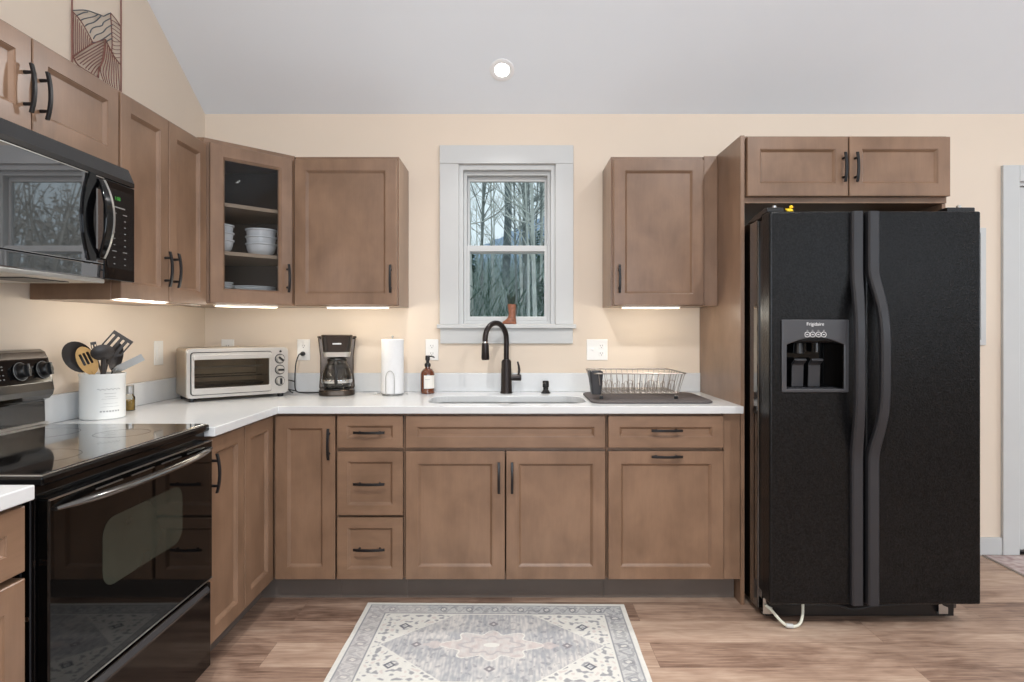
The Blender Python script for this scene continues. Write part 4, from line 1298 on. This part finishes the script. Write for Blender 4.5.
# boot vase on the sill
BZ = 1.2895
r = thing('boot_vase', 'small tan cowboy boot vase holding a dark plant on the window sill', 'vase', (-.012, YB - .012, BZ))
secs = []
def ell(cx_, rx, ry, z, n=18):
    return [(cx_ + rx * math.cos(2 * PI * k / n), ry * math.sin(2 * PI * k / n), z) for k in range(n)]
secs = [ell(-.010, .040, .014, .002), ell(-.010, .042, .016, .006), ell(-.007, .036, .016, .016), ell(.002, .027, .0165, .028), ell(.006, .021, .0165, .042), ell(.007, .019, .0165, .062),
        ell(.006, .022, .0175, .085), ell(.005, .0245, .019, .112), ell(.005, .0235, .018, .112), ell(.006, .017, .013, .07)]
obj('boot', MB().loops(secs), BOOTM, r, smooth=True)
obj('heel', MB().box(.012, .028, -.011, .011, -.0005, .008), BOOTM, r, 0.002)
m = MB()
random.seed(5)
for k in range(9):
    a = 2 * PI * k / 9; rr = .010 if k % 2 else .004
    bx_, by_ = .005 + rr * math.cos(a), rr * math.sin(a)
    ln = random.uniform(.035, .07); lx, ly = .016 * math.cos(a), .010 * math.sin(a)
    m.tube([(bx_, by_, .085), (bx_ + lx * .5, by_ + ly * .5, .105 + ln * .4), (bx_ + lx, by_ + ly, .105 + ln)], [.005, .0075, .0012], 7, flat=.7)
obj('plant', m, LEAF, r, smooth=True)

# dishes in the glass cabinet (placed in the cabinet's own frame, then to world)
Mg = Matrix.Translation(A) @ Matrix.Rotation(R(45), 4, 'Z')
def gw(x, y, z):
    q = Mg @ Vector((x, y, 0)); return (q.x, q.y, z)
bowl_m = MB().loops([[(rr * math.cos(2 * PI * k / 40), rr * math.sin(2 * PI * k / 40), z) for k in range(40)] for rr, z in ((.040, 0), (.044, .004), (.062, .018), (.069, .038), (.071, .054), (.0765, .058), (.0765, .064), (.072, .065), (.067, .042), (.058, .024), (.036, .009))])
bowl0 = None
n_l = ['bottom white bowl', 'middle white bowl', 'top white bowl']
for (bx_, by_, st) in ((.318, .135, 'right'), (.105, .135, 'left')):
    for k in range(3):
        lab = '%s of the %s stack behind the cabinet glass' % (n_l[k], st)
        if bowl0 is None:
            bowl0 = obj('cereal_bowl', bowl_m, PORC, smooth=True, loc=gw(bx_, by_, SH[0] + .0005))
            tag(bowl0, lab, 'bowl', 'white bowls behind the cabinet glass')
        else:
            o = bowl0.copy(); COL.objects.link(o); o.location = gw(bx_, by_, SH[0] + .0005 + k * .036); o['label'] = lab
plate_m = MB().loops([[(rr * math.cos(2 * PI * k / 48), rr * math.sin(2 * PI * k / 48), z) for k in range(48)] for rr, z in ((.075, 0), (.085, .003), (.118, .014), (.117, .0165), (.083, .006), (.02, .005))])
pl0 = obj('dinner_plate', plate_m, PORC, smooth=True, loc=gw(.280, .165, ZF + .0005))
PN = ['lowest', 'second lowest', 'middle', 'second highest', 'topmost']
tag(pl0, 'lowest white dinner plate of the right plate stack behind the cabinet glass', 'plate', 'white plates on the cabinet floor')
for k in range(1, 5):
    o = pl0.copy(); COL.objects.link(o); o.location = gw(.280, .165, ZF + .0005 + .0078 * k)
    o['label'] = PN[k] + ' white dinner plate of the right plate stack behind the cabinet glass'
sp = obj('saucer', MB().loops([[(rr * math.cos(2 * PI * k / 40), rr * math.sin(2 * PI * k / 40), z) for k in range(40)] for rr, z in ((.04, 0), (.045, .003), (.064, .014), (.063, .016), (.043, .006), (.02, .005))]), PORC, smooth=True, loc=gw(.100, .095, ZF + .0005))
tag(sp, 'lowest white saucer of the small left stack behind the cabinet glass', 'saucer', 'white saucers on the cabinet floor')
for k in range(1, 5):
    o = sp.copy(); COL.objects.link(o); o.location = gw(.100, .095, ZF + .0005 + .0105 * k)
    o['label'] = PN[k] + ' white saucer of the small left stack behind the cabinet glass'

# ------------------------------------------------------------------ outlets and switches
def plate(name, label, loc, rz, kind, cat):
    r = thing(name, label, cat, loc, rz)
    w = .117 if kind == 'double' else .072
    obj('cover_plate', MB().box(-w / 2, w / 2, -.006, 0, -.0585, .0585), WHITEP, r, 0.003)
    if kind == 'switch':
        obj('rocker', MB().box(-.017, .017, -.009, -.006, -.034, .034), WHITEP, r, 0.002)
    xs = [0] if kind == 'outlet' else ([.024] if kind == 'double' else [])
    for x in xs:
        m = MB()
        for z in (-.021, .021):
            m.prism(rrect(x - .0165, x + .0165, z - .014, z + .014, .009, 4), -.0072, -.006, 'y')
        so = obj('socket', m, WHITEP, r, 0.0006)
        m = MB()
        for z in (-.021, .021):
            m.box(x - .0075, x - .0055, -.0076, -.0071, z - .002, z + .006).box(x + .0055, x + .0075, -.0076, -.0071, z - .002, z + .006)
            m.lathe([(.0024, -.0071), (.0024, -.0076)], 8, (x, 0, z - .008), 'y')
        obj('slots', m, DARKP, so)
    if kind == 'double':
        obj('toggle', MB().box(-.029, -.019, -.016, -.006, -.004, .006), WHITEP, r, 0.001)
    return r
plate('light_switch', 'white rocker switch on the left wall between crock and toaster oven', (XL, 2.945, 1.147), PI / 2, 'switch', 'switch')
plate('wall_outlet', 'white outlet half hidden behind the toaster oven', (-1.594, YB, 1.147), 0, 'outlet', 'outlet')
plate('wall_outlet', 'white outlet with a black plug left of the coffee maker', (-1.170, YB, 1.147), 0, 'outlet', 'outlet')
plate('wall_outlet', 'white outlet above the amber soap bottle', (-.453, YB, 1.147), 0, 'outlet', 'outlet')
plate('wall_outlet', 'wide white plate with switch and outlet above the dish rack', (.470, YB, 1.147), 0, 'double', 'outlet')

# panel cover on the wall right of the fridge
r = thing('electrical_panel', 'white wall panel cover just visible past the right side of the fridge', 'panel cover', (2.45, YB, 1.50))
obj('frame', frame_mb(-.186, .186, -.327, .327, .03, .03, .03, .03, -.014, -.0), TRIM, r, 0.002)
obj('panel_door', MB().box(-.154, .154, -.012, -.002, -.295, .295), TRIM, r, 0.003)
obj('latch', MB().box(-.146, -.136, -.017, -.012, -.02, .02), STEEL, r, 0.001)

# ------------------------------------------------------------------ lights that are objects
def led(label, loc, rz, length, kpow):
    r = thing('under_cabinet_light', label, 'light', loc, rz, 'under cabinet lights')
    obj('housing', MB().box(-length / 2, length / 2, -.018, .018, -.008, 0), WHITEP, r, 0.001)
    obj('lens', MB().box(-length / 2 + .006, length / 2 - .006, -.0185, .014, -.0115, -.0075), LED, r)
    for k in range(7):
        l = bpy.data.lights.new('led_diode', 'POINT'); l.energy = P_LED * kpow / 7; l.color = (1.0, .94, .82); l.shadow_soft_size = .018
        o = bpy.data.objects.new('led_diode', l); o.location = (length * (-.42 + .14 * k), 0, -.034); o.parent = r; COL.objects.link(o)
led('lit bar light under the wall cabinet right of the window', (.71, 3.135, ZU0 - .0005), 0, .30, 1.0)
led('lit bar light under the single-door wall cabinet left of the window', (-.80, 3.135, ZU0 - .0005), 0, .32, 1.0)
led('lit bar light under the corner glass cabinet', ((A.x + B.x) / 2 - .04, (A.y + B.y) / 2 + .04, ZU0 - .0005), R(45), .30, .8)
led('lit bar light under the two-door wall cabinet beside the microwave', (xu - .05, 2.40, ZU0 - .0005), PI / 2, .34, 1.0)

def downlight(label, x, y, k=1.0):
    sgn = 1 if y >= RIDGE else -1
    z = cz(y)
    r = thing('recessed_downlight', label, 'light', (x, y, z), 0, 'recessed ceiling lights')
    tl = math.atan(SL) * sgn
    r.rotation_euler = (-tl, 0, 0)
    obj('trim_ring', MB().lathe([(.064, 0), (.064, -.004), (.058, -.006), (.040, -.003), (.038, .0)], 32, cap0=False, cap1=False), RINGM, r, smooth=True)
    obj('lens', MB().lathe([(.037, -.0005), (.037, -.0025), (.02, -.003), (.001, -.003)], 28), LAMP, r, smooth=True)
    area('downlight_beam', (0, 0, -.012), (0, 0, 0), .085, .085, P_DOWN * k, (1.0, .985, .97), 'DISK', r, spread=R(125))
downlight('lit round recessed light in the sloped ceiling above the window', -.057, 3.165, .4)
for x, y in ((.05, 1.5), (.95, 1.3), (-.4, 0.0), (1.9, 0.0), (5.04, .012)):  # all but the last are added to light the room
    downlight('lit round recessed light assumed in the unseen part of the ceiling', x, y)

# ------------------------------------------------------------------ wall art above the left cabinets
def lw(px, py):
    y = (XL + .008) * F / (px - 513.0)
    return (y, HC + (329.0 - py) * y / F)
XA = XL + .008
def cpt(cx_, cy_):           # crop coordinates of the enlarged photograph to wall coordinates
    return lw(60 + cx_ / 6.82, cy_ / 6.82)
r = thing('wall_art', 'tall mountain line-art wall hanging above the left cabinets', 'wall art', (0, 0, 0))
yl, yr = lw(72, 40)[0], lw(121, 40)[0]
zlo, zhi = 2.24, 3.12
def art(m, pts, rad):
    m.tube([(XA, p[0], p[1]) for p in pts], rad, 6)
m = MB()
art(m, [(yl, zlo), (yl, zhi)], .0030); art(m, [(yr, zlo), (yr, zhi)], .0030)
art(m, [(yl, zlo), (yr, zlo)], .0036); art(m, [(yl, zhi), (yr, zhi)], .0036)
obj('frame', m, ARTB, r, smooth=True)
m = MB()
def cl(m, pts, rad=.0022):
    P_ = [cpt(*p) for p in pts]
    v = smoothpts([(XA, p[0], p[1]) for p in P_], 4)
    m.tube(v, rad, 6)
for pts in ([(88, 72), (150, 68), (200, 75), (240, 90), (270, 100), (295, 110), (320, 100), (345, 88)],
            [(118, 105), (140, 95), (165, 85), (190, 82)], [(140, 140), (165, 128), (210, 118), (240, 110), (262, 95)],
            [(172, 178), (190, 165), (235, 150), (270, 120), (283, 104)], [(205, 225), (215, 200), (240, 185), (285, 175), (300, 150), (345, 125)],
            [(228, 265), (245, 240), (290, 222), (320, 190), (355, 170)], [(222, 290), (260, 285), (300, 262), (325, 245), (352, 225)],
            [(310, 290), (330, 275), (355, 262)]):
    cl(m, pts)
obj('ridge_lines', m, ARTG, r, smooth=True)
m = MB()
cl(m, [(88, 80), (140, 140), (185, 215), (228, 295)]); cl(m, [(345, 88), (380, 130), (412, 178)]); cl(m, [(345, 92), (352, 200), (355, 300), (352, 350)])
cl(m, [(92, 385), (150, 345), (220, 300), (310, 268)], .0028); cl(m, [(310, 268), (300, 350), (285, 430), (265, 470), (262, 530)], .0028)
cl(m, [(312, 272), (350, 350), (380, 400), (412, 440)], .0026); cl(m, [(85, 375), (120, 440), (200, 495), (260, 535)], .0028)
for k in range(10):          # left flank
    t = (k + .3) / 10
    a_, b_ = (90 + 138 * t, 82 + 213 * t), (90 + 132 * t, 385 - 85 * t)
    cl(m, [a_, (.5 * a_[0] + .5 * b_[0] - 4, .5 * a_[1] + .5 * b_[1]), b_], .0017)
for k in range(10):          # right flank
    y_ = 110 + k * 27
    cl(m, [(354, y_ + 28), (375, y_ + 40), (412, y_ + 70 if k < 5 else y_ + 40)], .0016)
for k in range(9):           # middle slope
    t = k / 8
    cl(m, [(100 + 150 * t, 400 + 130 * t - 6 * (k % 2)), (170 + 100 * t, 360 + 120 * t), (300 - 22 * t, 285 + 180 * t)], .0019)
for k in range(8):           # front slope
    t = k / 7
    cl(m, [(314 + 84 * t, 285 + 140 * t), (300 + 95 * t, 400 + 60 * t), (275 + 130 * t, 470 + 120 * t), (300 + 105 * t, 560 + 60 * t)], .0019)
obj('slope_lines', m, ARTB, r, smooth=True)

# ------------------------------------------------------------------ rugs
def rug_pattern(x, y, hx, hy):
    n1 = noise.noise(Vector((x * 9, y * 9, 1.3))); n2 = noise.noise(Vector((x * 42, y * 42, 4.1))); n3 = noise.noise(Vector((x * 90, y * 40, 7.7)))
    cream = Vector((214, 212, 205)); grey = Vector((163, 164, 167)); dark = Vector((112, 113, 120)); pink = Vector((201, 188, 183)); pale = Vector((206, 202, 197))
    d = min(hx - abs(x), hy - abs(y))
    if d < .020:
        return cream * (1 + .03 * n2)
    if d < .026 or .098 < d < .103:
        return grey * .9
    if d < .098:                                   # main border with rosettes
        along = (x if hy - abs(y) < hx - abs(x) else y)
        q = math.cos(along * 2 * PI / .115); w = (d - .062) / .030
        ros = math.exp(-((1 - q) * 1.6 + w * w))
        c = grey.lerp(cream, max(0, min(1, .42 + .9 * n2)))
        if n2 > .12: c = c.lerp(dark, .55)
        if ros > .55: c = c.lerp(dark, .65)
        if ros > .85: c = cream
        vine = abs(math.sin(along * 2 * PI / .0575) * .7 - w)
        if vine < .22: c = c.lerp(dark, .45)
        if x < -.30: c = c.lerp(pink, .28)
        return c.lerp(cream, .25 + .3 * n1)
    if d < .112:
        return cream
    a, b_ = hx - .112, hy - .112
    ax, ay = abs(x), abs(y)
    hexe = .452 - ax - ay * 1.08                     # pointed ends left and right
    if hexe > 0:
        if hexe < .010: return cream
        st_ = noise.noise(Vector((x * 130, y * 14, 3.3)))
        base = grey.lerp(pale, max(0, min(1, .42 + .55 * n3 + .6 * n1 + .7 * st_)))
        if n2 + .4 * st_ > .38: base = base.lerp(dark, .35)
        rad_ = math.hypot(x * .62, y * 1.12)
        ang = math.atan2(y * 1.3, x)
        lobe = .112 + .018 * math.cos(8 * ang)
        if rad_ < lobe:
            base = base.lerp(pale.lerp(pink, max(0, min(1, .5 + 1.1 * n2))), .72)
            if abs(rad_ - lobe) < .006: base = cream
            if abs(rad_ - lobe * .6) < .006: base = grey.lerp(pink, .4)
            if rad_ < .02: base = cream
        for cx_, cy_ in ((.30, 0), (-.30, 0), (0, .17), (0, -.17)):
            q = abs(x - cx_) + abs(y - cy_)
            if q < .022: base = dark.lerp(pink, .3) if q > .008 else pale
        if .16 < ax < .27 and ay < .018 + .01 * math.sin(ax * 90): base = base.lerp(pink, .6)
        return base
    c = cream * (1 + .02 * n2)
    q = abs(ax - .375) + abs(ay - .150)
    if .014 < q < .026: return dark
    if q < .008: return grey
    u = noise.noise(Vector((ax * 44, ay * 52, 9.0))) + .35 * n2
    if u > .34: c = c.lerp(dark, .6)
    elif u > .22: c = c.lerp(grey, .7)
    elif u < -.42: c = c.lerp(pink, .7)
    return c

def rug(name, hx, hy, nx, ny, loc, rz, label, fn, z1=.008):
    verts, faces, cols = [], [], []
    for j in range(ny + 1):
        for i in range(nx + 1):
            x = -hx + 2 * hx * i / nx; y = -hy + 2 * hy * j / ny
            wob = .0025 * noise.noise(Vector((x * 7, y * 7, 2)))
            verts.append((x + (wob if i in (0, nx) else 0), y + (wob if j in (0, ny) else 0), z1 + .0008 * noise.noise(Vector((x * 6, y * 6, 0)))))
            c = fn(x, y, hx, hy)
            cols += [lin(max(0, min(255, c.x))), lin(max(0, min(255, c.y))), lin(max(0, min(255, c.z))), 1.0]
    for j in range(ny):
        for i in range(nx):
            a = j * (nx + 1) + i
            faces.append((a, a + 1, a + nx + 2, a + nx + 1))
    nv = len(verts)
    border = [i for i in range(nx + 1)] + [j * (nx + 1) + nx for j in range(1, ny + 1)] + [ny * (nx + 1) + i for i in range(nx - 1, -1, -1)] + [j * (nx + 1) for j in range(ny - 1, 0, -1)]
    for v in border:
        verts.append((verts[v][0], verts[v][1], .0005)); cols += [lin(200), lin(197), lin(190), 1.0]
    k = len(border)
    for i in range(k):
        faces.append((border[i], nv + i, nv + (i + 1) % k, border[(i + 1) % k]))
    faces.append([nv + i for i in range(k)][::-1])
    me = bpy.data.meshes.new(name); me.from_pydata(verts, [], faces)
    at = me.color_attributes.new('pattern', 'FLOAT_COLOR', 'POINT'); at.data.foreach_set('color', cols)
    me.materials.append(attr_mat('woven_' + name)); me.update()
    o = bpy.data.objects.new(name, me); o.location = loc; o.rotation_euler = (0, 0, rz); COL.objects.link(o)
    return o
o = rug('area_rug', .585, .365, 390, 244, (-.085, 2.411, 0), R(-0.9), '', rug_pattern)
tag(o, 'faded grey and cream medallion rug on the floor in front of the sink cabinet', 'rug')
def mat_pattern(x, y, hx, hy):
    u = noise.noise(Vector((x * 30, y * 30, 3))); v = noise.noise(Vector((x * 8, y * 8, 5)))
    c = Vector((196, 182, 176)).lerp(Vector((150, 128, 128)), max(0, min(1, .4 + 1.1 * u)))
    d = min(hx - abs(x), hy - abs(y))
    if d < .012: c = Vector((140, 128, 122))
    return c.lerp(Vector((206, 200, 194)), max(0, v))
o = rug('door_mat', .46, .36, 120, 96, (3.06, 3.005, 0), R(-2), '', mat_pattern, .007)
tag(o, 'pinkish patterned mat on the floor before the white door', 'mat')

# ------------------------------------------------------------------ outdoors, seen through the window
random.seed(11)
def hillz(x, y):
    if y < 7: base = -.45
    else: base = -.45 + (y - 7) * .15 - max(0, y - 32) * .06
    return base + .35 * noise.noise(Vector((x * .12, y * .12, 0))) * min(1, max(0, (y - 6) / 6))
vs, fs = [], []
gx, gy = 60, 40
for j in range(gy + 1):
    y = YB + T + .25 + 46.0 * j / gy
    for i in range(gx + 1):
        x = -26 + 60 * i / gx
        vs.append((x, y, hillz(x, y)))
for j in range(gy):
    for i in range(gx):
        a = j * (gx + 1) + i; fs.append((a, a + 1, a + gx + 2, a + gx + 1))
me = bpy.data.meshes.new('ground'); me.from_pydata(vs, [], fs); me.materials.append(HILL)
o = bpy.data.objects.new('ground', me); COL.objects.link(o); struct(o)
# far mountain
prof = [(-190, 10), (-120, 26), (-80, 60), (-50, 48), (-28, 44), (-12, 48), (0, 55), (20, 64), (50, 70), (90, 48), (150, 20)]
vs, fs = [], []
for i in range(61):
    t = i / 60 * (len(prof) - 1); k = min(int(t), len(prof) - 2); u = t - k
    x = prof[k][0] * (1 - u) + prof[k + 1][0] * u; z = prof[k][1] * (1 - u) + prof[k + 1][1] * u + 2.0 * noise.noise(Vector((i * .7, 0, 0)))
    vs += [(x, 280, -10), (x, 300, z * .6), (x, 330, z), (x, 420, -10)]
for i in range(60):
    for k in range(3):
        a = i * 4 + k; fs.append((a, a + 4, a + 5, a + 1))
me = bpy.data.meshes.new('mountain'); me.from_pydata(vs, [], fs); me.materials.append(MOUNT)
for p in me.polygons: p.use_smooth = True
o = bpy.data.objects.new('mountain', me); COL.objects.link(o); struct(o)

def bare_tree(seed, h, r0, nb=26, lean=.0, low=.25):
    rnd = random.Random(seed)
    m = MB()
    n = 9
    tr = []
    dx, dy = rnd.uniform(-.03, .03) + lean, rnd.uniform(-.03, .03)
    x = y = 0.0
    for k in range(n + 1):
        z = h * k / n
        tr.append(Vector((x, y, z)))
        x += dx * h / n + rnd.uniform(-.012, .012) * h / n * 3; y += dy * h / n
    rad = [r0 * (1 - .85 * (k / n) ** .9) for k in range(n + 1)]
    m.tube(tr, rad, 7)
    for b_ in range(nb):
        t = rnd.uniform(low, .97); k = min(int(t * n), n - 1); u = t * n - k
        p = tr[k].lerp(tr[k + 1], u)
        az = rnd.uniform(0, 2 * PI); el = rnd.uniform(.25, 1.05)
        L = h * rnd.uniform(.10, .24) * (1.15 - t * .6)
        d = Vector((math.cos(az) * math.cos(el), math.sin(az) * math.cos(el), math.sin(el)))
        rb = r0 * (1 - .85 * t) * .38 + .004
        q = [p]
        for s_ in range(4):
            d = (d + Vector((rnd.uniform(-.25, .25), rnd.uniform(-.25, .25), rnd.uniform(-.05, .25)))).normalized()
            q.append(q[-1] + d * L / 4)
        m.tube(q, [rb, rb * .75, rb * .55, rb * .35, rb * .12], 4)
        for c_ in range(4):
            s0 = q[rnd.randint(1, 3)]
            dd = (d + Vector((rnd.uniform(-.9, .9), rnd.uniform(-.9, .9), rnd.uniform(-.3, .6)))).normalized()
            l2 = L * rnd.uniform(.25, .55)
            m.tube([s0, s0 + dd * l2 * .5, s0 + dd * l2 + Vector((0, 0, l2 * .12))], [rb * .4, rb * .28, rb * .08], 3)
    return m
protos = [obj('bare_tree', bare_tree(s, h, r0, nb), (BARK, PALEB)[s % 2], smooth=True) for s, h, r0, nb in ((1, 9, .042, 30), (2, 11, .050, 32), (3, 7, .032, 30), (4, 10, .036, 34))]
LT = 'slender bare grey tree in the winter wood outside the window'
for p in protos: tag(p, LT, 'tree', 'bare trees outside the window')
def wx(px, y): return (px - 513.0) * y / F
spots = []
for px in (472, 483, 494, 517, 522, 526, 530, 534, 539, 544, 549, 528, 537):
    spots.append((px, random.uniform(9, 21)))
for k in range(20):
    spots.append((random.uniform(400, 600), random.uniform(14, 32)))
for i, (px, y) in enumerate(spots):
    p = protos[i % 4]
    o = p if i < 4 else p.copy()
    if i >= 4: COL.objects.link(o)
    x = wx(px, y)
    o.location = (x, y, hillz(x, y) - .05)
    s_ = random.uniform(.85, 1.25)
    o.rotation_euler = (0, 0, random.uniform(0, 2 * PI)); o.scale = (s_, s_, s_)
o = obj('bare_tree', bare_tree(77, 16, .15, 34, .0, .3), BARKD, smooth=True, loc=(wx(506, 19.0), 19.0, hillz(wx(506, 19), 19) - .05))
tag(o, 'thickest dark tree trunk at the middle of the upper window pane', 'tree')
def evergreen(seed, h, w):
    rnd = random.Random(seed); m = MB()
    m.tube([(0, 0, 0), (0, 0, h)], [.09, .01], 6)
    nl = 26
    for k in range(nl):
        z = h * (.10 + .88 * k / nl); L = w * (1 - k / nl) + .12
        for j in range(11):
            a = rnd.uniform(0, 2 * PI); l2 = L * rnd.uniform(.6, 1.1)
            e_ = Vector((math.cos(a) * l2, math.sin(a) * l2, z - l2 * .25))
            c_ = Vector((math.cos(a) * l2 * .5, math.sin(a) * l2 * .5, z - l2 * .03))
            m.tube([(0, 0, z), c_, e_], [.012, .07 * rnd.uniform(.6, 1.2), .01], 4, flat=.4)
            for q in range(4):
                s0 = c_.lerp(e_, q / 4); a2 = a + rnd.choice((-1, 1)) * rnd.uniform(.5, 1.0); l3 = l2 * .3
                m.tube([s0, s0 + Vector((math.cos(a2) * l3, math.sin(a2) * l3, -l3 * .3))], [.03, .006], 3, flat=.5)
    return m
for px, y, h_, w_, lab in ((553, 15, 2.5, .9, 'dark evergreen at the right side of the window view'), (541, 24, 3.2, 1.3, 'dark evergreen behind the pale trunks in the window'),
                           (468, 20, 2.6, 1.2, 'dark evergreen at the left side of the window view')):
    x = wx(px, y)
    tag(obj('evergreen_tree', evergreen(int(px), h_, w_), NEEDLE, loc=(x, y, hillz(x, y) - .05)), lab, 'tree')
rnd = random.Random(3)
m = MB()
for k in range(2600):
    y = rnd.uniform(9, 34); x = wx(rnd.uniform(360, 610), y)
    z = hillz(x, y); h_ = rnd.uniform(.5, 3.0) * (1 if y > 14 else .5)
    a = rnd.uniform(0, 2 * PI); le = rnd.uniform(.1, .8) * h_
    p0 = Vector((x, y, z - .02)); p2 = p0 + Vector((math.cos(a) * le, math.sin(a) * le * .5, h_)); p1 = p0.lerp(p2, .5) + Vector((0, 0, h_ * .12))
    rr = rnd.uniform(.006, .014)
    m.tube([p0, p1, p2], [rr, rr * .8, rr * .3], 3)
o = obj('underbrush', m, BRUSH)
o['kind'] = 'stuff'; tag(o, 'tangled grey-green winter brush on the slope outside the window', 'brush')

m = MB()
for k in range(1500):
    y = rnd.uniform(10, 30); x = wx(rnd.uniform(380, 600), y)
    z = hillz(x, y); h_ = rnd.uniform(.4, 2.2) * (1 if y > 14 else .6)
    a = rnd.uniform(0, 2 * PI); le = rnd.uniform(.2, 1.0) * h_
    p0 = Vector((x, y, z - .02)); p2 = p0 + Vector((math.cos(a) * le, math.sin(a) * le * .5, h_)); p1 = p0.lerp(p2, .5) + Vector((0, 0, h_ * .15))
    rr = rnd.uniform(.01, .026)
    m.tube([p0, p1, p2], [rr, rr * .8, rr * .3], 3)
o = obj('dark_undergrowth', m, NEEDLE)
o['kind'] = 'stuff'; tag(o, 'dark green undergrowth between the trunks outside the window', 'brush')
m = MB()
for k in range(700):
    y = rnd.uniform(9, 26); x = rnd.uniform(.45, .98) * y
    z = hillz(x, y); h_ = rnd.uniform(1.0, 5.0)
    a = rnd.uniform(0, 2 * PI); le = rnd.uniform(.1, .6) * h_
    p0 = Vector((x, y, z - .02)); p2 = p0 + Vector((math.cos(a) * le, math.sin(a) * le * .5, h_)); p1 = p0.lerp(p2, .5) + Vector((0, 0, h_ * .12))
    m.tube([p0, p1, p2], [.03, .02, .006], 3)
    for q in range(12):
        c_ = p1.lerp(p2, rnd.random()) + Vector((rnd.uniform(-.5, .5), rnd.uniform(-.5, .5), rnd.uniform(-.5, .5)))
        u = Vector((rnd.uniform(-1, 1), rnd.uniform(-1, 1), rnd.uniform(-1, 1))).normalized() * rnd.uniform(.05, .11)
        w_ = u.orthogonal().normalized() * u.length * .6
        d_ = u.cross(w_).normalized() * .01
        m.bm.faces.new([m.bm.verts.new(v) for v in (c_ - u, c_ + w_ + d_, c_ + u, c_ - w_ + d_)])
o = obj('leafy_brush', m, plain('pale_winter_leaves', (196, 184, 172), .8, var=.35, vscale=3))
o['kind'] = 'stuff'; tag(o, 'pale leafy brush on the slope to the right outside the window', 'brush')
